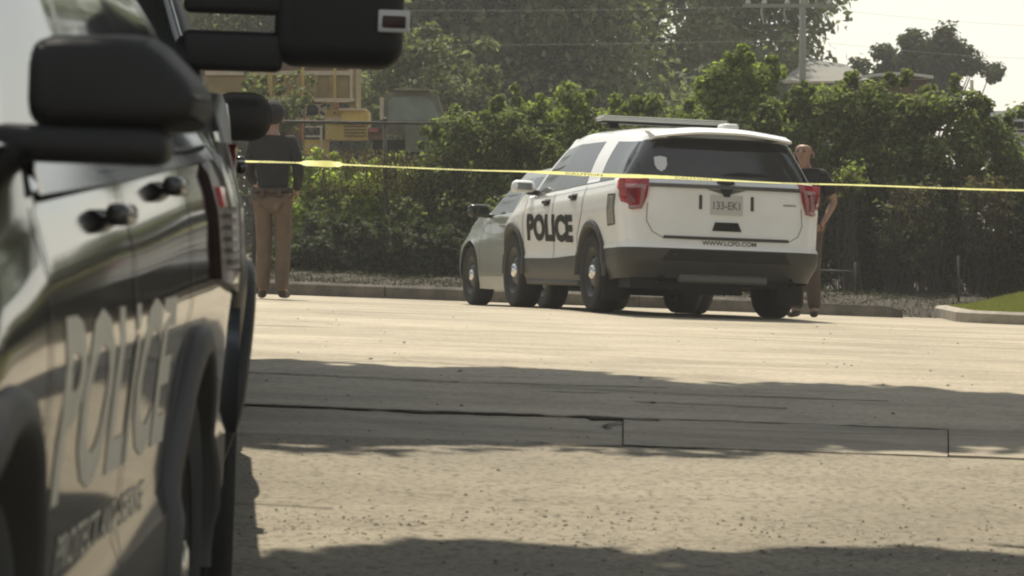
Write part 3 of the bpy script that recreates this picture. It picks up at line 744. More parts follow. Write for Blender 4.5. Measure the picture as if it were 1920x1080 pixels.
def ribbon(name, pts, nrm, w, m, root, proj):
    """seam along a 2D polyline, projected on the body; pts 2D, proj -> 3D point"""
    V = []; Fc = []
    P2 = []
    for a, b in zip(pts, pts[1:]):
        k = max(1, int(math.hypot(b[0]-a[0], b[1]-a[1])/.06))
        for i in range(k): P2.append((a[0]+(b[0]-a[0])*i/k, a[1]+(b[1]-a[1])*i/k))
    P2.append(pts[-1])
    for i, p in enumerate(P2):
        a = P2[max(0, i-1)]; b = P2[min(len(P2)-1, i+1)]; dx, dy = b[0]-a[0], b[1]-a[1]; l = math.hypot(dx, dy)+1e-9
        nx, ny = -dy/l*w/2, dx/l*w/2
        V += [proj(p[0]-nx, p[1]-ny), proj(p[0]+nx, p[1]+ny)]
    Fc = [(2*i, 2*i+1, 2*i+3, 2*i+2) for i in range(len(P2)-1)]
    return mk(name, V, Fc, m, root)
def patch(name, poly, proj, m, root, th=.012, smooth=False, label=None):
    """solid patch lying on the body: poly 2D outline; proj(a,b,off)->3D"""
    bm = bmesh.new(); tri = tessellate_polygon([[Vector((p[0], p[1], 0)) for p in poly]])
    vs = [bm.verts.new((p[0], p[1], 0)) for p in poly]
    for t in tri:
        try: bm.faces.new([vs[i] for i in t])
        except Exception: pass
    for _ in range(3):
        es = [e for e in bm.edges if e.calc_length() > .09]
        if not es: break
        bmesh.ops.subdivide_edges(bm, edges=es, cuts=1)
    bmesh.ops.triangulate(bm, faces=bm.faces)
    bm.verts.ensure_lookup_table(); n = len(bm.verts)
    V = [proj(v.co.x, v.co.y, th) for v in bm.verts]+[proj(v.co.x, v.co.y, -.004) for v in bm.verts]
    Fc = [tuple(v.index for v in f.verts) for f in bm.faces]
    for v_i, v in enumerate(bm.verts): v.index = v_i
    Fc = [tuple(v.index for v in f.verts) for f in bm.faces]; nf = len(Fc)
    be = [e for e in bm.edges if len(e.link_faces) == 1]
    for e in be: a, b = e.verts[0].index, e.verts[1].index; Fc.append((a, b, b+n, a+n))
    bm.free()
    return mk(name, V, Fc, m, root, smooth=smooth, label=label)
def text_on(name, body, size_h, cx, cy, proj, m, root, width=None, bold=.0, flip=False, off=.004, shear=0):
    cu = bpy.data.curves.new(name, 'FONT'); cu.body = body; cu.size = 1; cu.align_x = 'CENTER'; cu.offset = bold; cu.resolution_u = 3
    o = bpy.data.objects.new(name, cu); COL.objects.link(o)
    dg = bpy.context.evaluated_depsgraph_get(); me = bpy.data.meshes.new_from_object(o.evaluated_get(dg))
    bpy.data.objects.remove(o); bpy.data.curves.remove(cu)
    bm = bmesh.new(); bm.from_mesh(me)
    xs = [v.co.x for v in bm.verts]; ysv = [v.co.y for v in bm.verts]; x0, x1, y0, y1 = min(xs), max(xs), min(ysv), max(ysv)
    bmesh.ops.triangulate(bm, faces=bm.faces)
    for _ in range(3):
        sc = (width or size_h)/(x1-x0)
        es = [e for e in bm.edges if e.calc_length()*sc > .12]
        if not es: break
        bmesh.ops.subdivide_edges(bm, edges=es, cuts=1); bmesh.ops.triangulate(bm, faces=bm.faces)
    V = []
    for v in bm.verts:
        u = (v.co.x-(x0+x1)/2)/(x1-x0)*(width if width else size_h*(x1-x0)/(y1-y0)); w = (v.co.y-(y0+y1)/2)/(y1-y0)*size_h
        V.append(proj(cx+(-u if flip else u), cy+w+shear*u, off))
    for i, v in enumerate(bm.verts): v.index = i
    Fc = [tuple(v.index for v in f.verts) for f in bm.faces]; bm.free(); bpy.data.meshes.remove(me)
    return mk(name, V, Fc, m, root)
# wheels
def wheel(parent, x, y, z, r, w, sg, cap=True, rimmat=None, steer=0):
    wh = MB(); h = w/2
    prof = [(r*.62, -h*.9), (r*.80, -h), (r*.93, -h*.98), (r*.985, -h*.8), (r, -h*.5), (r, 0), (r, h*.5), (r*.985, h*.8), (r*.93, h*.98), (r*.80, h), (r*.62, h*.9)]
    wh.lathe(prof, 40, 'x')
    o = wh.build('wheel', M['rubber'], parent, True); o.location = (x, y, z); o.rotation_euler = (0, 0, steer)
    rm = MB(); s = sg
    rm.lathe([(r*.64, s*h*.9), (r*.60, s*h*.82), (r*.55, s*h*.45), (r*.40, s*h*.40), (r*.34, s*h*.70), (r*.20, s*h*.72), (0.001, s*h*.72)], 32, 'x')
    ro = rm.build('rim', rimmat or M['steel_black'], o, True)
    if cap:
        cp = MB(); cp.lathe([(r*.19, s*h*.72), (r*.18, s*h*.90), (r*.12, s*h*1.0), (.001, s*h*1.02)], 20, 'x'); cp.build('hub_cap', M['chrome'], o, True)
        hl = MB()
        for k in range(8):
            a = 2*PI*k/8; hl.sphere((s*h*.46, r*.47*math.cos(a), r*.47*math.sin(a)), (.006, .026, .026), 8, 4)
        hl.build('vent_hole', M['underbody'], o, True)
    # tread grooves
    tr = MB()
    for g in (-.5, 0, .5): tr.lathe([(r+.001, g*h-.006), (r+.0015, g*h), (r+.001, g*h+.006)], 32, 'x')
    tr.build('tread_groove', M['underbody'], o, True)
    return o
def flare(root, hy, hz, R, side, sg, m, name='wheel_arch_trim', a0=-4, a1=184, w=.06):
    V = []; n = 34
    for i in range(n+1):
        a = math.radians(a0+(a1-a0)*i/n); c, s = math.cos(a), math.sin(a)
        ys_, zs_ = hy+(R+w)*c, hz+(R+w)*s
        x = side(ys_, max(zs_, .42), sg)
        for rr, dx in ((R+w, -.004), (R+w-.008, .018), (R+.012, .026), (R-.006, .014), (R-.012, -.16)):
            V.append((x+sg*dx, hy+rr*c, hz+rr*s))
    return mk(name, V, [(5*i+k, 5*i+k+1, 5*i+k+6, 5*i+k+5) for i in range(n) for k in range(4)], m, root, smooth=True)
def underbody(root, P, exhaust=True):
    b = MB(); z0 = P['hz']-.10
    b.box(-.62, .62, P['yr']+.25, P['yf']-.25, z0, .62)
    b.box(-P['W']+.1, P['W']-.1, P['hr']+.45, P['hf']-.45, z0+.0, .5)
    b.build('chassis', M['underbody'], root)
    for hy in (P['hf'], P['hr']):
        for sg in (-1, 1):
            V = []; n = 16
            for i in range(n+1):
                a = PI*i/n; 
                for x in (.45, P['W']-.04): V.append((sg*x, hy+P['Ra']*math.cos(a), P['hz']+P['Ra']*math.sin(a)))
            k = len(V); Fc = [(2*i, 2*i+1, 2*i+3, 2*i+2) for i in range(n)]
            V2 = [(sg*.45, hy, P['hz'])]; Fc += [(k, 2*i, 2*i+2) for i in range(n)]
            mk('wheel_well', V+V2, Fc, M['underbody'], root)
    b = MB(); b.tube([(-.85, P['hr'], P['hz']), (.85, P['hr'], P['hz'])], .05, 8); b.tube([(-.85, P['hf'], P['hz']), (.85, P['hf'], P['hz'])], .04, 8)
    b.build('axle', M['underbody'], root)

# ---- police utility vehicle
def ident(y): return y
PSUV = dict(W=.985, yr=-2.60, yf=2.38, Lr=.42, nr=3.6, Lf=.85, nf=2.8, segs=(5, 8, 6), hf=1.43, hr=-1.43, hz=.375, Ra=.43,
    L=[[(-2.6, .34), (-1.9, .30), (-1.0, .24), (1.0, .24), (2.38, .27)],
       [(-2.6, .615), (-2.0, .60), (-1.0, .53), (0, .50), (1.2, .50), (2.38, .55)],
       [(-2.6, .98), (-1.5, .93), (0, .88), (1.5, .84), (2.38, .76)],
       [(-2.6, 1.255), (-1.2, 1.20), (0, 1.145), (1.0, 1.10), (1.6, 1.03), (2.38, .93)]],
    wm=[(0, .93), (.6, .985), (1, .985), (1.12, .972), (1.6, .985), (2, 1.0), (2.5, .992), (3, .955)],
    dr=[(0, .12), (.7, .0), (1, .0), (1.1, .03), (2, .085), (2.75, .10), (3, .15)],
    df=[(0, .10), (.6, .0), (1, .02), (2, .05), (3, .30)],
    ycf=1.02, ycr=-2.18, xg=.90, xt=.665, Lg=.34, Lb=.26, hood=.06, deck=0, zrb=.0,
    ymap=lambda y: (y-(y+.6)*.46) if y > -.6 else (y+.13*sstep(-1.6, -2.3, y)),
    roof=[(-2.6, 1.70), (-2.0, 1.735), (-1, 1.775), (-.2, 1.78), (.3, 1.735), (1, 1.65)], nrear=4.2)
def suv_class(mt, ih, rp, c, iF, iR, sg, mt0):
    k, s = mt
    y = rp[1]
    if k == 'body':
        if mt0[1] < .999: return 'lower_cladding#%d' % sg if -2.05 < y < 2.0 else ('rear_bumper' if y < 0 else 'front_bumper')
        return 'body'
    if k == 'glass':
        s = (mt0[1] if mt0[0] == 'glass' else 0)+.04
        if ih >= iF:
            if .04 < s < .94 and ih > iF+1: return 'windshield'
            return 'body'
        if ih > iR:
            if .02 < s < .80:
                if -.03 < y < .90: return 'front_door_window#%d' % sg
                if -.13 < y <= -.03: return 'door_pillar#%d' % sg
                if -1.02 < y <= -.13: return 'rear_door_window#%d' % sg
                if y < -1.42: return ('quarter_window#%d' % sg) if y > -1.98 else ('rear_pillar#%d' % sg)
            return 'body'
        if s < .86:
            return 'rear_window' if abs(c.x) < .78 else 'rear_pillar#%d' % sg
        return 'body'
    return 'body'
def make_suv(root, paint, lettering, detail='white'):
    P = PSUV
    mats = {'body': paint, 'lower_cladding': M['cladding'], 'rear_bumper': M['cladding'], 'front_bumper': M['cladding'], 'windshield': M['glass_dark'],
            'front_door_window': M['glass_dark'], 'rear_door_window': M['glass_dark'], 'quarter_window': M['glass_dark'], 'rear_pillar': M['gloss_black'], 'rear_window': M['glass_rear'], 'door_pillar': M['gloss_black']}
    out, side, rear, front, topz = build_car(P, root, suv_class, mats)
    underbody(root, P)
    for sg in (-1, 1):
        for hy in (P['hf'], P['hr']):
            wheel(root, sg*.845, hy, .375, .375, .245, sg)
            flare(root, hy, P['hz'], P['Ra'], side, sg, M['cladding'])
        pj = lambda a, b, off=0, sg=sg: Vector((side(a, b, sg)+sg*off, a, b))
        sj = lambda a, b, sg=sg: Vector((side(a, b, sg)+sg*.003, a, b))
        for nm, pts in (('front_door_seam', [(1.0, .50), (1.02, .85), (.98, 1.08)]), ('door_gap', [(-.12, .50), (-.10, .8), (-.06, 1.13)]), ('rear_door_seam', [(-.92, .53), (-.95, .72), (-1.12, .92), (-1.16, 1.18)])):
            ribbon(nm, pts, None, .012, M['seam'], root, sj)
        ribbon('belt_trim', [(.95, 1.125), (0, 1.155), (-1.0, 1.195), (-2.1, 1.235)], None, .016 if detail == 'white' else .055, M['gloss_black'], root, lambda a, b, sg=sg: Vector((side(a, b-.02, sg)+sg*.006, a, b)))
        for yy, zz in ((.16, 1.045), (-.80, 1.085)) if detail == 'white' else ((.16, 1.075), (-.80, 1.13)):
            h = rbox('door_handle', (side(yy, zz, sg)+sg*.022, yy, zz), (.035, .17, .035), .012, M['black_plastic'] if detail == 'white' else M['gloss_black'], root)
            if detail == 'white': mk('handle_recess', [pj(yy-.11, zz-.035, .004), pj(yy+.11, zz-.035, .004), pj(yy+.11, zz+.03, .004), pj(yy-.11, zz+.03, .004)], [(0, 1, 2, 3)], M['seam'], root)
        # side mirror: arm + housing + glass
        my = .86; mz = 1.24; xs_ = side(my, 1.12, sg)
        e = rbox('mirror_arm', (xs_+sg*.02, my, 1.155), (.16, .10, .05), .02, M['black_plastic'], root) if detail == 'white' else None
        hs_ = rbox('mirror_housing', (xs_+sg*.135, my, mz+(.02 if detail != 'white' else -.03)), (.25, .15, .125), .048, paint if detail == 'white' else M['black_plastic'], root, seg=5, taper=(.88, .75))
        if detail != 'white':
            bpy.data.objects.remove(hs_); prof = [(.0, .055), (.02, .075), (.155, .080), (.19, .070), (.255, .005), (.262, -.03), (.245, -.058), (.03, -.062), (.0, -.045)]
            bm = bmesh.new(); vs = [bm.verts.new((xs_+sg*(.012+a), my-.075, 1.247+b)) for a, b in prof]; f_ = bm.faces.new(vs)
            ex = bmesh.ops.extrude_face_region(bm, geom=[f_]); bmesh.ops.translate(bm, verts=[v for v in ex['geom'] if isinstance(v, bmesh.types.BMVert)], vec=(0, .15, 0))
            for v in bm.verts:
                if v.co.y > my: v.co.x = xs_+sg*.14+(v.co.x-xs_-sg*.14)*.86; v.co.z = 1.247+(v.co.z-1.247)*.80
            bmesh.ops.recalc_face_normals(bm, faces=bm.faces); bmesh.ops.bevel(bm, geom=bm.edges[:], offset=.018, segments=3, affect='EDGES', profile=.5)
            me_ = bpy.data.meshes.new('mirror_housing'); bm.to_mesh(me_); bm.free(); me_.materials.append(M['black_plastic']); me_.polygons.foreach_set('use_smooth', [True]*len(me_.polygons))
            hs_ = bpy.data.objects.new('mirror_housing', me_); COL.objects.link(hs_); hs_.parent = root
            rbox('mirror_base', (xs_+sg*.10, my+.02, 1.168), (.24, .13, .05), .02, M['black_plastic'], root)
        mg = mz+(.02 if detail != 'white' else -.03); mk('mirror_glass', [(xs_+sg*.06, my-.077, mg-.035), (xs_+sg*.215, my-.077, mg-.035), (xs_+sg*.21, my-.077, mg+.035), (xs_+sg*.065, my-.077, mg+.035)], [(0, 1, 2, 3)], M['chrome'], hs_)
        rbox('running_board', (sg*.90, 0, .27), (.09, 1.9, .05), .02, M['cladding'], root)
        # tail lamps wrap round the corner
        rj = lambda a, b, off=0: Vector((a, rear(a, b)-off, b))
        lp = [(.72, 1.25), (.97, 1.24), (.965, 1.07), (.935, .975), (.875, .955), (.795, .965), (.75, 1.08)]
        tl = patch('tail_light', [(sg*a, b) for a, b in lp], lambda a, b, off: Vector((a, (rear(a, b) if abs(a) < .93 else -2.30)-off, b)), M['red_lens'], root, th=.022)
        patch('lens', [(sg*a, b) for a, b in ((.755, 1.19), (.92, 1.19), (.92, 1.155), (.80, 1.155), (.815, 1.0), (.90, .99), (.90, .965), (.795, .97))], lambda a, b, off: rj(a, b, off), M['clear_lens'], tl, th=.030)
        patch('inner_lens', [(sg*a, b) for a, b in ((.83, 1.145), (.92, 1.145), (.91, 1.02), (.84, 1.01))], lambda a, b, off: rj(a, b, off), mat('deep_red', (.16, .005, .012), .15, coat=.5), tl, th=.028)
        patch('side_lens', [(-2.36, 1.235), (-2.20, 1.225), (-2.25, 1.15), (-2.36, 1.08)] if detail == 'white' else [(-2.42, 1.27), (-1.60, 1.235), (-1.66, .95), (-2.40, .90)], pj, M['red_bright'] if detail == 'white' else M['smoke_lens'], tl, th=.014)
        if detail != 'white':
            for kk, (ya, yb_, za, zb_, mm) in enumerate(((-1.86, -2.0, 1.10, 1.24, 'clear_lens'), (-2.02, -2.05, .97, 1.25, 'chrome'), (-1.70, -1.80, 1.10, 1.14, 'red_bright'), (-2.10, -2.30, .96, 1.24, 'clear_lens'), (-1.86, -2.02, .94, .965, 'chrome'))+tuple((-1.86, -2.0, .98+.024*q, .99+.024*q, 'clear_lens') for q in range(5))):
                patch('lens_strip', [(ya, za), (yb_, za), (yb_, zb_), (ya, zb_)], pj, mat('dim_lens', (.12, .11, .10), .2, coat=.5) if mm == 'clear_lens' else M[mm], tl, th=.022)
        # quarter panel reflective badge / fuel door
        if detail == 'white':
            patch('quarter_decal', [(-1.98, 1.10), (-2.22, 1.10), (-2.22, .815), (-1.98, .80)], pj, mat('grey_decal', (.22, .22, .19), .35, var=.5, vscale=7), root, th=.004)
            ribbon('decal_edge', [(-2.0, 1.09), (-2.20, 1.09), (-2.20, .82), (-2.0, .81), (-2.0, 1.09)], None, .014, M['seam'], root, lambda a, b, sg=sg: Vector((side(a, b, sg)+sg*.007, a, b)))
        # head lamp
        fj = lambda a, b, off=0: Vector((a, front(a, b)+off, b))
        patch('headlight', [(sg*.48, .80), (sg*.80, .82), (sg*.90, .90), (sg*.80, .92), (sg*.48, .86)], fj, M['clear_lens'], root, th=.015)
    rj = lambda a, b, off=0: Vector((a, rear(a, b)-off, b))
    # tailgate seams, trim, plate, badge, handle
    ribbon('tailgate_seam', [(-.74, 1.02), (-.75, .86), (-.70, .76), (-.60, .705), (0, .70), (.60, .705), (.70, .76), (.75, .86), (.74, 1.02)], None, .010, mat('soft_seam', (.30, .29, .26), .7) if detail == 'white' else M['seam'], root, lambda a, b: rj(a, b, .003))
    patch('lower_trim', [(-.60, .703), (.60, .703), (.60, .728), (-.60, .728)], rj, M['cladding'], root, th=.012)
    patch('tailgate_trim', [(-.73, 1.17), (.73, 1.17), (.73, 1.205), (-.73, 1.205)], rj, mat('bronze_trim', (.12, .105, .09), .3, metal=.4), root, th=.016)
    patch('rear_badge', [(.075*math.cos(a)*1.15, 1.232+.026*math.sin(a)) for a in [2*PI*k/16 for k in range(16)]], rj, M['black_plastic'], root, th=.016)
    patch('plate_recess', [(-.19, 1.165), (.19, 1.165), (.06, 1.13), (-.06, 1.13)], rj, mat('recess', (.10, .10, .09), .6), root, th=.006)
    patch('camera_housing', [(-.06, 1.17), (.06, 1.17), (.025, 1.10), (-.025, 1.10)], rj, M['black_plastic'], root, th=.02)
    pl = patch('licence_plate', [(-.155, .935), (.155, .935), (.155, 1.115), (-.155, 1.115)], rj, M['plate'], root, th=.012)
    text_on('plate_number', '133-EK1' if detail == 'white' else '204-EJ7', .075, 0, 1.02, rj, mat('plate_ink', (.16, .16, .17), .6), pl, width=.26, bold=.02, off=.014)
    for s_ in (-1, 1):
        patch('reflector_slot', [(s_*.235, .98), (s_*.262, .98), (s_*.262, 1.11), (s_*.235, 1.11)], rj, M['cladding'], root, th=.010)
    patch('tailgate_handle', [(-.14, .785), (.14, .785), (.11, .865), (-.11, .865)], rj, M['black_ink'], root, th=.010)
    if detail == 'white':
        text_on('bumper_lettering', 'WWW.LCPD.COM', .04, .02, .672, rj, mat('bumper_ink', (.10, .10, .10), .6), root, width=.52, bold=.02, off=.006)
        text_on('model_lettering', 'INTERCEPTOR', .018, .62, 1.045, rj, M['cladding'], root, width=.13, bold=.02, off=.004)
        # shield sticker
        sh = [(-.055, .06), (0, .072), (.055, .06), (.055, -.01), (.035, -.05), (0, -.07), (-.035, -.05), (-.055, -.01)]
        patch('shield_sticker', [(-.60+a, 1.385+b) for a, b in sh], rj, M['decal_white'], root, th=.006)
        patch('wiper', [(-.02, 1.305), (.12, 1.335), (.33, 1.325), (.42, 1.30), (.2, 1.30)], rj, M['black_plastic'], root, th=.02)
    # upper shade band and spoiler
    patch('glass_header', [(-.66, 1.535), (.66, 1.535), (.60, 1.605), (-.60, 1.605)], rj, M['black_ink'], root, th=.008)
    sp = MB()
    V = []
    zs = interp(P['roof'], -2.2)
    for i in range(21):
        x = -.66+1.32*i/20; q = 1-(abs(x)/.66)**4*.35
        zt = topz(x*.97, -2.12)
        V += [(x, -2.02, zt+.014), (x, -2.18, zt+.006), (x, -2.37, zt-.040), (x, -2.365, zt-.058), (x, -2.20, zt-.075)]
    mk('roof_spoiler', V, [(5*i+k, 5*i+k+1, 5*i+k+6, 5*i+k+5) for i in range(20) for k in range(4)]+[(0, 1, 2, 3, 4), (104, 103, 102, 101, 100)], paint, root, smooth=False)
    mk('spoiler_underside', [(-.62, -2.355, zs-.088), (.62, -2.355, zs-.088), (.62, -2.15, zs-.10), (-.62, -2.15, zs-.10)], [(0, 1, 2, 3)], M['black_ink'], root)
    # front grille
    fj = lambda a, b, off=0: Vector((a, front(a, b)+off, b))
    patch('grille', [(-.45, .66), (.45, .66), (.47, .84), (-.47, .84)], fj, M['black_plastic'], root, th=.01)
    # bumper step, tow hook, exhausts
    patch('bumper_step', [(-.62, .50), (.62, .50), (.55, .60), (-.55, .60)], rj, M['black_plastic'], root, th=.006)
    rbox('skid_panel', (0, -2.46, .345), (.85, .12, .09), .03, mat('skid_grey', (.09, .09, .088), .4), root)
    for s_ in (-1, 1):
        e = MB().tube([(s_*.62, -2.2, .33), (s_*.62, -2.55, .335)], .04, 12, caps=False); e.build('exhaust_pipe', M['chrome'], root, True)
    MB().box(-.30, .25, -2.3, -1.7, .20, .42).build('muffler', M['underbody'], root)
    MB().box(-.85, -.30, -2.35, -2.0, .24, .40).build('rear_valance', M['underbody'], root)
    MB().box(-.72, -.05, -1.2, -.4, .17, .40).build('fuel_tank', M['underbody'], root)
    for s_ in (-1, 1): MB().box(s_*.97 if s_ < 0 else .73, -.73 if s_ < 0 else .97, -1.90, -1.885, .13, .36).build('mud_flap', M['rubber'], root)
    b = MB(); 
    for s_ in (-1, 1): b.tube([(s_*.58, .1, topz(s_*.58, .1)+.03), (s_*.58, -.8, topz(s_*.58, -.8)+.035), (s_*.58, -1.9, topz(s_*.58, -1.9)+.03)], .012, 6)
    if detail != 'white': b.build('roof_rail', M['black_plastic'], root, True)
    # antennas
    return out, side, rear, front, topz

R0 = bpy.data.objects.new
def place(o, x, y, yaw, dz=0):
    f = Vector((-math.sin(yaw), math.cos(yaw), 0)); r = Vector((math.cos(yaw), math.sin(yaw), 0))
    zf = gz(x+f.x*1.4, y+f.y*1.4); zb = gz(x-f.x*1.4, y-f.y*1.4); zr = gz(x+r.x*.85, y+r.y*.85); zl = gz(x-r.x*.85, y-r.y*.85)
    yv = Vector((f.x*2.8, f.y*2.8, zf-zb)).normalized(); xv = Vector((r.x*1.7, r.y*1.7, zr-zl)); xv = (xv-yv*xv.dot(yv)).normalized(); zv = xv.cross(yv)
    Mx = Matrix((xv, yv, zv)).transposed().to_4x4(); Mx.translation = Vector((x, y, (zf+zb)/2+dz)); o.matrix_world = Mx

wv = empty('police_vehicle', 'white police utility vehicle with POLICE on its doors and a roof light bar', 'police car')
out, side, rear, front, topz = make_suv(wv, M['white_paint'], True)
pjL = lambda a, b, off=0: Vector((side(a, b, -1)-off, a, b))
pjR = lambda a, b, off=0: Vector((side(a, b, 1)+off, a, b))
text_on('police_lettering', 'POLICE', .27, .02, .795, pjL, M['black_ink'], wv, width=1.66, bold=.055, flip=True, off=.005, shear=-.015)
text_on('police_lettering', 'POLICE', .25, .02, .795, pjR, M['black_ink'], wv, width=1.66, bold=.035, flip=False, off=.005)
# light bar on the roof
lz = topz(0, -.35)
rbox('light_bar', (0, -.42, lz+.080), (1.30, .24, .036), .016, mat('lightbar_clear', (.40, .41, .39), .15, coat=.6), wv)
rbox('light_bar_cap', (0, -.42, lz+.108), (1.26, .20, .012), .005, mat('lightbar_top', (.62, .62, .56), .3), wv)
rbox('light_bar_base', (0, -.42, lz+.050), (1.24, .18, .020), .005, M['black_plastic'], wv)
for s_ in (-1, 1):
    rbox('light_bar_foot', (s_*.50, -.42, lz+.015), (.10, .12, .05), .01, M['black_plastic'], wv)
rbox('roof_antenna', (.40, -1.25, topz(.40, -1.25)+.035), (.16, .22, .085), .03, mat('antenna_white', (.7, .7, .68), .4), wv)
b = MB(); b.tube([(.56, -1.45, topz(.56, -1.45)-.01), (.56, -1.45, topz(.56, -1.45)+.06)], .028, 10); b.build('roof_sensor', M['black_plastic'], wv, True)
place(wv, 1.285, 36.8, math.radians(14.8))

# ---- black police vehicle, nearest (faces the camera)
bv = empty('police_vehicle', 'glossy black police utility vehicle filling the left edge, its front towards the viewer', 'police car')
out, side, rear, front, topz = make_suv(bv, M['black_paint'], True, 'black')
pjL = lambda a, b, off=0: Vector((side(a, b, -1)-off, a, b))
text_on('police_lettering', 'POLICE', .27, .02, .80, pjL, M['grey_ink'], bv, width=1.66, bold=.03, flip=True, off=.0015)
for w_, c_, l_ in (('PROTECT', .43, .54), ('AND', .02, .20), ('SERVE', -.36, .40)): text_on('door_lettering', w_, .055, c_, .59, pjL, M['grey_ink'], bv, width=l_, bold=.015, flip=True, off=.0015)
place(bv, -1.625, 6.0, PI-.001, dz=.035)

# ---- heavy pickups behind it
PPK = dict(W=1.02, yr=-3.3, yf=2.85, Lr=.25, nr=5, Lf=.55, nf=3.2, segs=(4, 7, 6), hf=1.95, hr=-1.95, hz=.42, Ra=.50,
    L=[[(-3.3, .45), (0, .38), (2.85, .40)], [(-3.3, .62), (0, .60), (2.85, .66)], [(-3.3, 1.0), (0, .98), (2.85, .95)],
       [(-3.3, 1.40), (0, 1.36), (1.5, 1.32), (2.2, 1.28), (2.85, 1.16)]],
    wm=[(0, .94), (1, .985), (2, 1.0), (3, .945)], dr=[(0, .05), (1, 0), (3, .03)], df=[(0, .05), (.8, 0), (2, .04), (3, .14)],
    ycf=1.25, ycr=-1.05, xg=.90, xt=.72, Lg=.25, Lb=.08, hood=.10, deck=-.02,
    ymap=lambda y: (y-(y+.4)*.38) if y > -.4 else y+.05, roof=[(-3, 1.93), (-.5, 1.97), (.6, 1.95), (1.2, 1.88)])
def pk_class(mt, ih, rp, c, iF, iR, sg, mt0):
    k, s = mt; y = rp[1]
    if k == 'body':
        return 'lower_cladding' if mt0[1] < .999 else 'body'
    if k == 'glass':
        s = (mt0[1] if mt0[0] == 'glass' else 0)+.04
        if ih >= iF: return 'windshield' if .04 < s < .92 else 'body'
        if ih > iR:
            if .03 < s < .82:
                if .1 < y < 1.1: return 'front_door_window#%d' % sg
                if -.95 < y < 0: return 'rear_door_window#%d' % sg
            return 'body'
        return 'rear_window' if .1 < s < .8 and abs(c.x) < .7 else 'body'
    return 'body'
def make_pickup(root, tow):
    P = PPK; mats = {'body': M['dark_paint'], 'lower_cladding': M['black_plastic'], 'windshield': M['glass_dark'], 'front_door_window': M['glass_dark'], 'rear_door_window': M['glass_dark'], 'rear_window': M['glass_dark']}
    out, side, rear, front, topz = build_car(P, root, pk_class, mats); underbody(root, P)
    for sg in (-1, 1):
        for hy in (P['hf'], P['hr']):
            wheel(root, sg*.87, hy, .42, .42, .27, sg, rimmat=M['chrome'], cap=False)
            flare(root, hy, P['hz'], P['Ra'], side, sg, M['black_plastic'])
        sj = lambda a, b, sg=sg: Vector((side(a, b, sg)+sg*.003, a, b))
        for pts in ([(1.2, .62), (1.2, 1.3)], [(.05, .62), (.05, 1.33)], [(-1.0, .62), (-1.0, 1.36)]): ribbon('door_seam', pts, None, .012, M['seam'], root, sj)
        ribbon('side_moulding', [(1.35, .86), (-1.3, .86)], None, .03, M['chrome'], root, lambda a, b, sg=sg: Vector((side(a, b, sg)+sg*.006, a, b)))
        for yy in (.2, -.85): rbox('door_handle', (side(yy, 1.2, sg)+sg*.02, yy, 1.2), (.035, .18, .04), .012, M['gloss_black'], root)
        fj = lambda a, b, off=0: Vector((a, front(a, b)+off, b))
        patch('headlight', [(sg*.60, .88), (sg*.93, .90), (sg*.93, 1.10), (sg*.60, 1.10)], fj, M['clear_lens'], root, th=.02)
        rj = lambda a, b, off=0: Vector((a, rear(a, b)-off, b))
        patch('tail_light', [(sg*.80, .92), (sg*.94, .92), (sg*.94, 1.32), (sg*.80, 1.32)], rj, M['red_lens'], root, th=.02)
        xs_ = side(1.0, 1.38, sg)
        if tow:
            for zz, dz in ((1.56, .12), (1.715, .09)):
                a = rbox('mirror_arm', (xs_+sg*.07, 1.02, zz), (.30, .10, dz), .022, M['black_plastic'], root)
            hs_ = rbox('mirror_housing', (xs_+sg*.385, 1.0, 1.755), (.385, .20, .47), .07, M['black_plastic'], root, seg=5)
            rbox('marker_lamp_frame', (xs_+sg*.545, 1.105, 1.665), (.095, .014, .068), .006, mat('lamp_frame', (.5, .5, .48), .3), hs_)
            rbox('marker_lamp', (xs_+sg*.545, 1.113, 1.663), (.07, .012, .036), .005, M['smoke_lens'], hs_)
            mk('mirror_glass', [(xs_+sg*.23, .898, 1.58), (xs_+sg*.54, .898, 1.58), (xs_+sg*.54, .898, 1.95), (xs_+sg*.23, .898, 1.95)], [(0, 1, 2, 3)], M['chrome'], hs_)
        else:
            rbox('mirror_arm', (xs_+sg*.06, 1.0, 1.43), (.2, .10, .06), .02, M['black_plastic'], root)
            hs_ = rbox('mirror_housing', (xs_+sg*.17, 1.0, 1.47), (.26, .16, .215), .09, M['black_plastic'], root, seg=6)
            mk('mirror_glass', [(xs_+sg*.07, .918, 1.40), (xs_+sg*.26, .918, 1.40), (xs_+sg*.26, .918, 1.54), (xs_+sg*.07, .918, 1.54)], [(0, 1, 2, 3)], M['chrome'], hs_)
    fj = lambda a, b, off=0: Vector((a, front(a, b)+off, b))
    patch('grille', [(-.56, .80), (.56, .80), (.56, 1.10), (-.56, 1.10)], fj, M['chrome'], root, th=.02)
    b = MB()
    V = []
    for i in range(25):
        t = -1+2*i/24; x = t*1.0; y = 2.93-.18*abs(t)**3
        V += [(x, y-.14, .56), (x, y, .60), (x, y+.01, .78), (x, y-.02, .86), (x, y-.16, .88)]
    mk('front_bumper', V, [(5*i+k, 5*i+k+1, 5*i+k+6, 5*i+k+5) for i in range(24) for k in range(4)]+[(0, 1, 2, 3, 4), (124, 123, 122, 121, 120)], mat('bumper_grey', (.10, .11, .12), .35, metal=.5), root, smooth=True)
    return side
pk = empty('pickup_truck', 'black heavy pickup with large towing mirrors parked behind the nearest police vehicle', 'pickup truck')
make_pickup(pk, True); place(pk, -1.93, 12.2, PI+.078)
pk2 = empty('pickup_truck', 'black pickup with a small rounded side mirror, third in the row on the left', 'pickup truck')
make_pickup(pk2, False); place(pk2, -2.38, 17.6, PI+.07, dz=-.145)

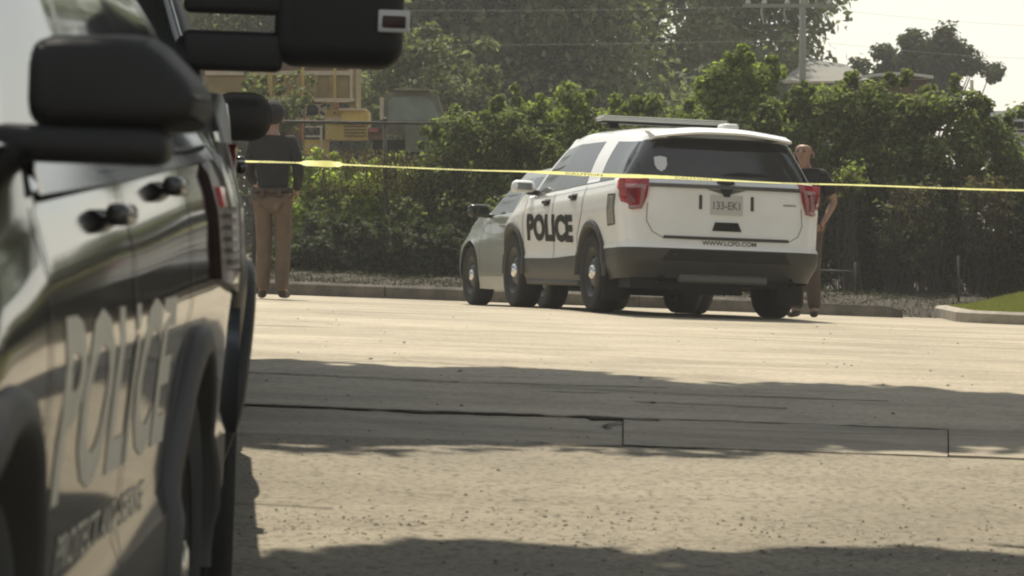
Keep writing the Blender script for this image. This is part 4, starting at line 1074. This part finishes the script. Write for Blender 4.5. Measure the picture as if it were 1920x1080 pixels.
# ---- silver sedan beyond the white police vehicle
PSD = dict(W=.93, yr=-2.42, yf=2.40, Lr=.45, nr=3.2, Lf=.75, nf=2.7, segs=(3, 6, 6), hf=1.42, hr=-1.42, hz=.335, Ra=.385,
    L=[[(-2.4, .28), (0, .18), (2.4, .20)], [(-2.4, .48), (0, .34), (2.4, .42)], [(-2.4, .80), (0, .72), (2.4, .60)],
       [(-2.4, 1.02), (-1.2, 1.04), (0, 1.01), (1.0, .98), (1.7, .90), (2.4, .72)]],
    wm=[(0, .95), (1, .99), (2, 1.0), (3, .92)], dr=[(0, .1), (1, 0), (2, .04), (3, .12)], df=[(0, .06), (1, 0), (2, .06), (3, .22)],
    ycf=1.02, ycr=-1.55, xg=.83, xt=.60, Lg=.38, Lb=.35, hood=.05, deck=.02,
    ymap=lambda y: (y-(y+.4)*.50) if y > -.4 else (y-(y+.4)*.42), roof=[(-1.4, 1.51), (-.4, 1.56), (.3, 1.535), (.8, 1.47)])
def sd_class(mt, ih, rp, c, iF, iR, sg, mt0):
    k, s = mt; y = rp[1]
    if k == 'glass':
        s = (mt0[1] if mt0[0] == 'glass' else 0)+.04
        if ih >= iF: return 'windshield' if .04 < s < .92 and ih > iF+1 else 'body'
        if ih > iR:
            if .03 < s < .84:
                if 0 < y < .92: return 'front_door_window#%d' % sg
                if -1.3 < y < -.1: return 'rear_door_window#%d' % sg
            return 'body'
        return 'rear_window' if .06 < s < .9 and abs(c.x) < .72 else 'body'
    return 'body'
sd = empty('sedan', 'silver sedan with dark side mirror, stopped just beyond the white police vehicle', 'car')
out, side, rear, front, topz = build_car(PSD, sd, sd_class, {'body': M['silver_paint'], 'windshield': M['glass_dark'], 'front_door_window': M['glass_dark'], 'rear_door_window': M['glass_dark'], 'rear_window': M['glass_dark']})
underbody(sd, PSD)
for sg in (-1, 1):
    for hy in (PSD['hf'], PSD['hr']): wheel(sd, sg*.80, hy, .335, .335, .22, sg, cap=True, rimmat=M['steel_black'])
    sj = lambda a, b, sg=sg: Vector((side(a, b, sg)+sg*.003, a, b))
    for pts in ([(.95, .36), (.98, .9)], [(-.05, .36), (-.05, .98)], [(-1.0, .36), (-1.15, .98)]): ribbon('door_seam', pts, None, .01, M['seam'], sd, sj)
    for yy in (.15, -.9): rbox('door_handle', (side(yy, .88, sg)+sg*.02, yy, .88), (.03, .16, .03), .01, M['silver_paint'], sd)
    xs_ = side(.82, .94, sg); rbox('mirror_arm', (xs_+sg*.02, .80, .99), (.14, .07, .04), .015, M['black_plastic'], sd)
    h = rbox('mirror_housing', (xs_+sg*.14, .80, 1.045), (.24, .13, .145), .05, M['gloss_black'], sd, seg=4)
    V = [(xs_+sg*(.14+.095*math.cos(a)), .80-.068, 1.045+.052*math.sin(a)) for a in [2*PI*k/14 for k in range(14)]]
    mk('mirror_glass', V, [tuple(range(14))], mat('mirror_green', (.08, .10, .07), .08, metal=.8), h)  # reflected green is put into the mirror colour
    patch('tail_light', [(sg*.55, .80), (sg*.86, .80), (sg*.86, .93), (sg*.55, .93)], lambda a, b, off=0: Vector((a, rear(a, b)-off, b)), M['red_lens'], sd, th=.015)
    patch('headlight', [(sg*.48, .56), (sg*.78, .58), (sg*.78, .67), (sg*.48, .63)], lambda a, b, off=0: Vector((a, front(a, b)+off, b)), M['clear_lens'], sd, th=.015)
# sedan: left front hub at px 893
a_ = math.radians(16); hx, hyy = -.9, 1.42
wx = (880-960)/F*42.1; cx = wx-(hx*math.cos(a_)-hyy*math.sin(a_)); cy = 42.1-(hx*math.sin(a_)+hyy*math.cos(a_))
place(sd, cx, cy, a_)

# ------------------------------------------------------------------ people
def skin_mesh(name, J, edges, m, parent, sub=2, root=0):
    me = bpy.data.meshes.new(name+'_s'); me.from_pydata([j[0] for j in J], edges, []); ob = bpy.data.objects.new(name+'_s', me); COL.objects.link(ob)
    md = ob.modifiers.new('s', 'SKIN'); 
    if not me.skin_vertices: 
        bpy.context.view_layer.objects.active = ob
    for i, j in enumerate(J):
        r = j[1]; me.skin_vertices[0].data[i].radius = r if isinstance(r, tuple) else (r, r); me.skin_vertices[0].data[i].use_root = (i == root)
    md.use_smooth_shade = True; ob.modifiers.new('u', 'SUBSURF').levels = sub
    dg = bpy.context.evaluated_depsgraph_get(); dg.update(); nm = bpy.data.meshes.new_from_object(ob.evaluated_get(dg)); nm.name = name
    bpy.data.objects.remove(ob); nm.materials.clear(); nm.materials.append(m)
    nm.polygons.foreach_set('use_smooth', [True]*len(nm.polygons))
    o = bpy.data.objects.new(name, nm); COL.objects.link(o); o.parent = parent; return o
def person(label, x, y, yaw, hgt, J, shirt, pants, hair=True, sleeves='long'):
    """J joint dict, unit height 1.8, facing +Y local"""
    e = empty('person', label, 'person', loc=(x, y, gz(x, y))); e.rotation_euler = (0, 0, yaw); s = hgt/1.8; e.scale = (s, s, s)
    g = lambda k: J[k]
    # one continuous body
    names = ['pelvis', 'waist', 'chest', 'neckb', 'neck', 'headc', 'headt']
    L = [(g('pelvis'), (.145, .105)), (g('waist'), (.13, .095)), (g('chest'), (.165, .11)), (g('neckb'), (.08, .075)), (g('neck'), (.056, .06)), (g('chin'), (.062, .075)), (g('headc'), (.096, .116)), (g('headt'), (.084, .10))]
    E = [(0, 1), (1, 2), (2, 3), (3, 4), (4, 5), (5, 6), (6, 7)]
    for sd_ in ('l', 'r'):
        n = len(L); L += [(g('sh'+sd_), .062), (g('el'+sd_), .043), (g('wr'+sd_), .028), (g('ha'+sd_), (.040, .022))]; E += [(2, n), (n, n+1), (n+1, n+2), (n+2, n+3)]
        n = len(L); L += [(g('hip'+sd_), .088), (g('kn'+sd_), .058), (g('an'+sd_), .042), (g('toe'+sd_), (.035, .03))]; E += [(0, n), (n, n+1), (n+1, n+2), (n+2, n+3)]
    body = skin_mesh('body', L, E, M['skin'], e)
    # fingers
    for sd_ in ('l', 'r'):
        h = Vector(g('ha'+sd_)); w = Vector(g('wr'+sd_)); d = (h-w).normalized(); a = d.cross(Vector((1, 0, 0))).normalized(); b = MB()
        for k, (o_, ln) in enumerate(((-.030, .060), (-.010, .072), (.010, .068), (.030, .052))):
            p = h+d*.01+a*o_; b.tube([p, p+d*ln*.5+Vector((.006, 0, 0)), p+d*ln+Vector((.02, 0, 0))], [.010, .009, .006], 6)
        p = w+d*.02+a*.03; b.tube([p, p+a*.03+d*.03, p+a*.035+d*.06], [.012, .011, .008], 6)
        b.build('fingers', M['skin'], body, True)
    # head details
    hc = Vector(g('headc')); fd = Vector((0, 1, 0))
    b = MB(); b.sphere(hc+Vector((0, .113, -.01)), (.012, .018, .02), 8, 6); b.build('nose', M['skin'], body, True)
    for s_ in (-1, 1):
        MB().sphere(hc+Vector((s_*.099, -.01, -.035)), (.010, .018, .03), 8, 6).build('ear', M['skin'], body, True)
        MB().sphere(hc+Vector((s_*.034, .100, .0)), (.015, .008, .007), 8, 5).build('eye', M['black_ink'], body, True)
        MB().sphere(hc+Vector((s_*.034, .104, .022)), (.020, .006, .005), 8, 5).build('eyebrow', M['leather'], body, True)
    MB().sphere(hc+Vector((0, .092, -.06)), (.024, .006, .005), 8, 5).build('mouth', mat('lip', (.3, .12, .1), .5), body, True)
    if hair:
        MB().sphere(hc+Vector((0, -.018, .035)), (.112, .132, .12), 14, 9).build('cap', M['cloth_black'], e, True)
    # shirt
    L = [(g('pelvis2'), (.165, .125)), (g('waist'), (.158, .122)), (g('chest'), (.195, .135)), (g('neckb'), (.095, .09))]; E = [(0, 1), (1, 2), (2, 3)]
    for sd_ in ('l', 'r'):
        n = len(L); el = Vector(g('el'+sd_)); sh = Vector(g('sh'+sd_)); wr = Vector(g('wr'+sd_))
        if sleeves == 'long': L += [(g('sh'+sd_), .082), (g('el'+sd_), .062), (el.lerp(wr, .93), .045)]; E += [(2, n), (n, n+1), (n+1, n+2)]
        else: L += [(g('sh'+sd_), .082), (sh.lerp(el, .8), .066)]; E += [(2, n), (n, n+1)]
    skin_mesh('jacket' if sleeves == 'long' else 'shirt', L, E, shirt, e, root=1)
    L = [(g('pelvis'), (.158, .122))]; E = []
    for sd_ in ('l', 'r'):
        n = len(L); kn = Vector(g('kn'+sd_)); an = Vector(g('an'+sd_)); L += [(g('hip'+sd_), .108), (kn, .083), (kn.lerp(an, .5), .08), (an+Vector((0, 0, -.02)), .072)]; E += [(0, n), (n, n+1), (n+1, n+2), (n+2, n+3)]
    skin_mesh('trousers', L, E, pants, e)
    for sd_ in ('l', 'r'):
        an = Vector(g('an'+sd_)); t = Vector(g('toe'+sd_)); d = (t-an); d.z = 0; d.normalize()
        skin_mesh('shoe', [((an.x-d.x*.03, an.y-d.y*.03, .055), .045), ((an.x+d.x*.08, an.y+d.y*.08, .045), (.048, .042)), ((an.x+d.x*.18, an.y+d.y*.18, .035), (.042, .032))], [(0, 1), (1, 2)], M['leather'], e)
    z_ = g('pelvis')[2]+.03; b = MB(); b.lathe([(.168, -.025), (.182, -.025), (.182, .025), (.168, .025)], 24, 'z', (0, 0, z_))
    for v in b.V: v.y *= .78
    b.build('belt', M['leather'], e, True)
    for sx, sy, hh in ((.17, .03, .16), (-.17, .02, .09), (.08, -.13, .08), (-.09, -.13, .09)):
        rbox('belt_pouch', (sx, sy, z_-hh*.3), (.05, .06, hh), .012, M['leather'], e)
    rbox('radio', (-.10, .135, 1.33), (.05, .03, .09), .01, M['black_plastic'], e)
    patch_ = MB().box(.06, .11, .128, .134, 1.35, 1.40).build('badge', M['chrome'], e)
    return e
JA = dict(pelvis=(0, 0, .96), pelvis2=(0, 0, .95), waist=(0, .0, 1.12), chest=(0, -.01, 1.34), neckb=(0, -.01, 1.49), neck=(0, .0, 1.54), headc=(0, .02, 1.67), headt=(0, .01, 1.74), chin=(0, .035, 1.605),
    shl=(-.19, -.01, 1.43), ell=(-.25, .02, 1.16), wrl=(-.20, .20, 1.05), hal=(-.16, .27, 1.06), shr=(.19, -.01, 1.43), elr=(.26, -.04, 1.17), wrr=(.22, .12, .98), har=(.20, .19, .95),
    hipl=(-.10, 0, .88), knl=(-.09, .03, .50), anl=(-.10, -.02, .09), toel=(-.13, .13, .04), hipr=(.10, 0, .88), knr=(.10, .0, .50), anr=(.09, -.04, .09), toer=(.12, .11, .04))
pA = pt(512, 558, 36.6)
pm = person('man in black jacket and khaki trousers seen from behind beside the dark vehicles', pA.x-.0, 36.6, -.05, 1.92, JA, M['cloth_black'], M['cloth_khaki'])
JB = dict(JA); JB.update(shl=(-.19, .0, 1.43), ell=(-.285, -.10, 1.17), wrl=(-.215, .05, .97), hal=(-.19, .10, .92), headc=(.0, .035, 1.67), headt=(0, .02, 1.74), chin=(0, .05, 1.605))
pB = pt(1527, 585, 38.6)
person('bald man in dark short-sleeved shirt at the right side of the white vehicle', pB.x-.10, 38.6, PI-.35, 1.84, JB, M['cloth_black'], M['cloth_brown'], hair=False, sleeves='short')

pm.scale.x *= .93
# ------------------------------------------------------------------ caution tape
tp = []
TD = lambda px: 27.5+1.2*(px-475)/1445
def ty(px):
    return interp([(300, 297), (475, 303), (960, 321), (1180, 330), (1520, 345), (1920, 357), (2100, 363)], px)
V = []; N_ = 220
tw = [(300, .012), (475, .016), (560, .010), (575, .045), (632, .045), (645, .012), (760, .010), (900, .010), (1000, .014), (1010, .024), (1180, .028), (1300, .022), (1420, .010), (1600, .012), (1920, .014), (2100, .014)]
te = empty('caution_tape', 'yellow police caution tape stretched across the lot in front of the white vehicle', 'tape', loc=(0, 0, 0))
PX = [300+1800*i/N_ for i in range(N_+1)]
TP = []
for px in PX:
    D = TD(px); c = pt(px, ty(px), D); w = interp(tw, px)*rnd.uniform(.9, 1.1); ph = math.asin(min(1, w/.075*1.0))
    hv = Vector((0, .0375*math.cos(ph), .0375*math.sin(ph))); V += [c-hv, c+hv]; TP.append((c, hv))
tape = mk('tape_band', V, [(2*i, 2*i+2, 2*i+3, 2*i+1) for i in range(N_)], M['tape'], te, smooth=True)
def tproj(a, b, off=0):
    t = max(0, min(N_-1e-3, (a-300)/1800*N_)); i = int(t); f = t-i
    c = TP[i][0].lerp(TP[i+1][0], f); h = TP[i][1].lerp(TP[i+1][1], f); return c+h*b+Vector((0, -.002, 0))
for cx_ in (395, 520, 730, 850, 1095, 1300, 1500, 1760):
    text_on('tape_lettering', 'CAUTION', 1.1, cx_, 0, tproj, M['black_ink'], tape, width=70, bold=.02)
# posts that carry it (both outside the picture)
for px, lb in ((300, 'steel sign post hidden behind the parked pickups, holding the left end of the tape'), (2100, 'steel sign post outside the picture, holding the right end of the tape')):
    D = TD(px); p = pt(px, ty(px), D)
    o = MB().tube([(p.x, D, gz(p.x, D)-.02), (p.x, D, p.z+.25)], .03, 10).build('steel_post', M['steel'], smooth=True); tag(o, lb, 'post')

# ------------------------------------------------------------------ background: yard machines, pole, buildings
YD = 58.0
def yb(name, m, root, px0, px1, py0, py1, d0, d1, c):
    """box whose front face spans these picture bounds at distance c+d0"""
    a = pt(px0, py1, c+d0); b = pt(px1, py0, c+d0)
    return MB().box(a.x-root.location.x, b.x-root.location.x, d0, d1, a.z-root.location.z, b.z-root.location.z).build(name, m, root)
dt = empty('dump_truck', 'old yellow and tan dump truck with high ribbed bed standing behind the fence', 'dump truck', loc=(pt(560, 0, YD).x, YD, -.9))
yb('bed_side', M['tan_paint'], dt, 300, 655, 141, 184, 0, .10, YD)
for px in (455, 485, 515, 545, 575, 605): yb('bed_rib', M['tan_paint'], dt, px+12, px+20, 142, 184, -.09, .0, YD)
yb('bed_top_rail', M['cream_paint'], dt, 300, 662, 133, 141, -.05, .15, YD)
yb('bed_upper_board', M['rust'], dt, 300, 650, 118, 132, .02, .08, YD)
for px in (505, 565, 625, 656): yb('bed_rib', M['cream_paint'] if px == 656 else M['yellow_paint'], dt, px, px+5, 116, 184, -.06, .0, YD)
yb('bed_sill', M['cream_paint'], dt, 300, 664, 184, 190, -.10, .2, YD)
yb('bed_front_wall', M['tan_paint'], dt, 655, 668, 120, 200, 0, 1.9, YD)
yb('bed_far_side', M['tan_paint'], dt, 300, 655, 130, 184, 1.9, 2.0, YD)
yb('frame_rail', M['cream_paint'], dt, 300, 690, 219, 225, .05, .2, YD)
yb('tank', M['rust'], dt, 534, 558, 192, 219, .1, .5, YD)
yb('engine_cover', M['yellow_paint'], dt, 640, 690, 207, 233, -.02, 1.2, YD)
yb('cover_lid', M['cream_paint'], dt, 635, 685, 203, 207, -.08, 1.25, YD)
yb('fender', M['yellow_paint'], dt, 610, 691, 233, 262, -.15, .6, YD)
yb('bumper', M['yellow_paint'], dt, 618, 694, 229, 232, -.2, .5, YD)
yb('step_plate', M['cream_paint'], dt, 568, 625, 290, 294, -.25, .1, YD)
b = MB()
for k in range(12):
    q = pt(560+k*6+rnd.uniform(-3, 3), 200+rnd.uniform(-6, 12), YD-.05)-dt.location; b.tube([q, q+Vector((rnd.uniform(-.1, .1), 0, rnd.uniform(-.12, .02)))], .02, 6)
b.build('hydraulic_hoses', M['black_plastic'], dt)
c = pt(586, 207, YD-.1)-dt.location; MB().lathe([(.001, -.06), (.09, -.06), (.09, .06), (.001, .06)], 18, 'y', c).build('headlamp', M['black_plastic'], dt, True)
yb('lamp_panel', M['cream_paint'], dt, 563, 612, 195, 218, .0, .1, YD)
yb('hood', M['yellow_paint'], dt, 568, 612, 262, 300, -.1, .8, YD)
yb('gearbox', M['rust'], dt, 300, 566, 226, 262, .25, 1.0, YD); yb('engine_block', mat('oily_iron', (.07, .05, .04), .7, var=.4), dt, 300, 534, 190, 219, .3, 1.2, YD)
yb('battery_box', M['yellow_paint'], dt, 612, 640, 205, 222, .1, .4, YD); yb('ladder_side', M['cream_paint'], dt, 600, 604, 225, 290, -.2, -.15, YD)
for q in range(4): yb('grille_bar', M['rust'], dt, 645, 686, 236+6*q, 238+6*q, -.17, -.15, YD)
for q in range(3): yb('ladder_rung', M['cream_paint'], dt, 572, 600, 236+18*q, 239+18*q, -.2, -.16, YD)
MB().tube([(pt(628, 0, YD).x-dt.location.x, .4, pt(0, 205, YD).z+.9), (pt(628, 0, YD).x-dt.location.x, .4, pt(0, 150, YD).z+.9)], .04, 10).build('exhaust_stack', M['rust'], dt, True)
for px in (500, 612, 300):
    c = pt(px, 262, YD+.3)-dt.location; w_ = MB(); w_.lathe([(.2, -.15), (.45, -.18), (.5, -.1), (.5, .1), (.45, .18), (.2, .15)], 26, 'y', Vector((c.x, .35, .52))); w_.build('wheel', M['rubber'], dt, True)
oc = empty('old_truck', 'derelict truck cab with greenish window half hidden by vines behind the fence', 'truck', loc=(pt(775, 0, 56).x, 56, -.9))
def yb2(n, m, *a): return yb(n, m, oc, *a, 56)
def poly(n, m, pts, d0, d1, root=oc, c=56):
    A = [pt(a, b, c+d0) for a, b in pts]; k_ = len(A)
    V = [(p.x-root.location.x, d0, p.z-root.location.z) for p in A]+[(p.x-root.location.x, d1, p.z-root.location.z) for p in A]
    return mk(n, V, [tuple(range(k_)), tuple(range(2*k_-1, k_-1, -1))]+[(i, i+k_, (i+1) % k_+k_, (i+1) % k_) for i in range(k_)], m, root)
poly('window_frame', mat('cab_frame', (.20, .19, .14), .6, var=.2), [(719, 232), (719, 186), (727, 174), (742, 169), (800, 169), (820, 178), (838, 232)], .05, .5)
poly('window', M['glass_green'], [(727, 226), (727, 192), (737, 181), (796, 181), (812, 190), (828, 226)], .03, .05)
poly('hood_slope', M['rust'], [(836, 232), (870, 245), (872, 285), (836, 285)], .0, .8)
poly('running_gear', M['underbody'], [(700, 262), (850, 262), (860, 300), (695, 300)], .1, .9)
yb2('roof_gutter', mat('gutter_pale', (.3, .28, .2), .6), 738, 806, 166, 169, -.1, 1.0)
yb2('pillar', M['cream_paint'], 712, 719, 182, 224, -.06, .04)
yb2('door_panel', M['olive_paint'], 719, 834, 226, 252, -.03, .1); yb2('cab_side', mat('pale_door', (.17, .18, .13), .6, var=.2), 760, 830, 233, 285, -.06, -.03)
yb2('hood', M['rust'], 690, 722, 240, 262, -.05, .8); yb2('red_lamp', M['red_lens'], 692, 708, 240, 248, -.1, -.05)
for dx in (-.45, .55):
    w_ = MB(); w_.lathe([(.15, -.12), (.38, -.14), (.42, -.08), (.42, .08), (.38, .14), (.15, .12)], 24, 'y', (dx, .2, .45)); w_.build('wheel', M['rubber'], oc, True)
MB().box(-.75, .75, .1, 1.0, .35, 1.0).build('chassis', M['underbody'], oc)
# utility pole
UP = 72.0
up = empty('utility_pole', 'tall grey utility pole with a crossarm near the right of the big trees', 'utility pole', loc=(pt(1505, 0, UP).x, UP, -1.5))
MB().tube([(0, 0, 0), (0, 0, 9)], [.075, .06], 10).build('pole_shaft', M['wood_pole'], up, True)
zc = pt(0, 11, UP).z+1.5
MB().box(-1.15, .62, -.06, -.0, zc-.035, zc+.035).build('crossarm', M['wood_pole'], up)
for dx in (-.74, -.30, -1.05, .5):
    b = MB(); b.lathe([(.001, .0), (.04, .0), (.05, .04), (.03, .07), (.045, .10), (.001, .14)], 10, 'z', (dx, -.03, zc+.035)); b.build('insulator', mat('porcelain', (.6, .6, .56), .3), up, True)
b = MB()
for dx, dz in ((-.74, .1), (-.3, .1)):
    b.tube([(dx, -.03, zc+dz), (dx-.06, 0, zc-.12), (dx, .0, zc-.35)], .02, 6)
b.build('jumper_wire', mat('pale_wire', (.5, .5, .46), .5), up, True)
# overhead wires
for k, (pyl, pyr) in enumerate(((6, 20), (70, 80))):
    a = pt(-300, pyl-30, UP+1); b_ = pt(1505, pyl+5, UP); c = pt(2300, pyr+25, UP+4)
    pts = [a.lerp(b_, t/10)-Vector((0, 0, .25*math.sin(PI*t/10))) for t in range(11)]+[b_.lerp(c, t/10)-Vector((0, 0, .2*math.sin(PI*t/10))) for t in range(1, 11)]
    o = MB().tube(pts, .0025, 5).build('overhead_wire', mat('wire_grey', (.35, .35, .33), .6), smooth=True); tag(o, ['upper overhead wire fixed to the crossarm of the utility pole', 'lower overhead wire crossing the white sky'][k], 'wire')
# house with grey gable roof
HD = 84.0
hx0, hx1 = pt(1462, 0, HD).x, pt(1640, 0, HD).x
hh = empty('house', 'house with a grey shingled gable roof behind the utility pole', 'house', loc=((hx0+hx1)/2, HD, -1.6))
def hp(px, py, d): p = pt(px, py, HD); return Vector((p.x-hh.location.x, d, p.z-hh.location.z))
mk('wall', [(hp(1475, 0, 0).x, 0, 0), (hp(1625, 0, 0).x, 0, 0), hp(1625, 150, 0), hp(1475, 150, 0)]+[(hp(1475, 0, 0).x, 4, 0), (hp(1625, 0, 0).x, 4, 0), hp(1625, 150, 0)+Vector((0, 4, 0)), hp(1475, 150, 0)+Vector((0, 4, 0))], [(0, 1, 2, 3), (1, 5, 6, 2), (5, 4, 7, 6), (4, 0, 3, 7)], M['wall_cream'], hh)
rv = [hp(1468, 152, -.3), hp(1640, 158, -.3), hp(1600, 113, 2), hp(1530, 103, 2), hp(1468, 152, 4.3), hp(1640, 158, 4.3)]
mk('roof', rv, [(0, 1, 2, 3), (4, 3, 2, 5), (0, 3, 4), (1, 5, 2)], M['roof_grey'], hh)
yb('eave_board', M['cream_paint'], hh, 1468, 1640, 152, 156, -.33, -.30, HD)
for px in (1495, 1545): yb('window', M['glass_dark'], hh, px, px+22, 162, 190, -.02, .02, HD)
# shed with pale metal roof
SD = 66.0
sh = empty('shed', 'brown shed with a pale flat metal roof showing over the hedge', 'shed', loc=(pt(1680, 0, SD).x, SD, -1.4))
a = pt(1612, 148, SD); b_ = pt(1748, 148, SD)
V = []
for i in range(13):
    t = i/12; x = a.x+(b_.x-a.x)*t-sh.location.x; z = a.z-sh.location.z+.06*math.sin(PI*t)
    V += [(x, -.2, z), (x, -.2, z+.05), (x, 2.4, z+.12), (x, 2.4, z+.07)]
mk('roof', V, [(4*i+k, 4*i+(k+1) % 4, 4*i+4+(k+1) % 4, 4*i+4+k) for i in range(12) for k in range(4)]+[(0, 1, 2, 3), (51, 50, 49, 48)], M['metal_roof'], sh)
yb('wall', M['brown_wall'], sh, 1622, 1738, 149, 320, .1, 2.2, SD)
for px in (1640, 1690): yb('plank_door', M['rust'], sh, px, px+18, 160, 215, .06, .1, SD)
# pale clutter glimpsed at the right through the hedge
CD = 62.0
rv_ = empty('parked_van', 'pale vehicle glimpsed through the gap in the hedge at the far right', 'van', loc=(pt(1888, 0, CD).x, CD, -1.6))
yb('body', M['white_paint'], rv_, 1830, 1945, 222, 300, 0, 1.6, CD); yb('roof', M['white_paint'], rv_, 1842, 1935, 208, 221, .1, 1.5, CD)
for px in (1848, 1890): yb('window', M['glass_dark'], rv_, px, px+30, 228, 246, -.02, .0, CD)
for dx in (-.35, .35): w_ = MB(); w_.lathe([(.1, -.1), (.3, -.1), (.33, 0), (.3, .1), (.1, .1)], 20, 'y', (dx, .05, .35)); w_.build('wheel', M['rubber'], rv_, True)
o = MB().tube([(pt(1822, 0, 60).x, 60, -1), (pt(1822, 0, 60).x, 60, pt(0, 150, 60).z)], .03, 8).build('thin_pole', M['wood_pole'], smooth=True); tag(o, 'thin dark pole standing against the sky right of the lone tree', 'pole')

# ------------------------------------------------------------------ hazy air
HAZE = .0012
b = MB().box(-45, 45, -5, 112, -5, 20); hz_ = b.build('haze', None) if False else None
m = bpy.data.materials.new('haze_air'); m.use_nodes = True; t = m.node_tree
for n_ in list(t.nodes):
    if n_.type == 'BSDF_PRINCIPLED': t.nodes.remove(n_)
pv = t.nodes.new('ShaderNodeVolumePrincipled'); pv.inputs['Density'].default_value = HAZE; pv.inputs['Color'].default_value = (.93, .93, .90, 1); pv.inputs['Anisotropy'].default_value = .3
t.links.new(pv.outputs[0], t.nodes['Material Output'].inputs['Volume'])
hz_ = b.build('haze', m); tag(hz_, 'thin pale haze in the air over the whole scene', 'haze', kind='stuff')
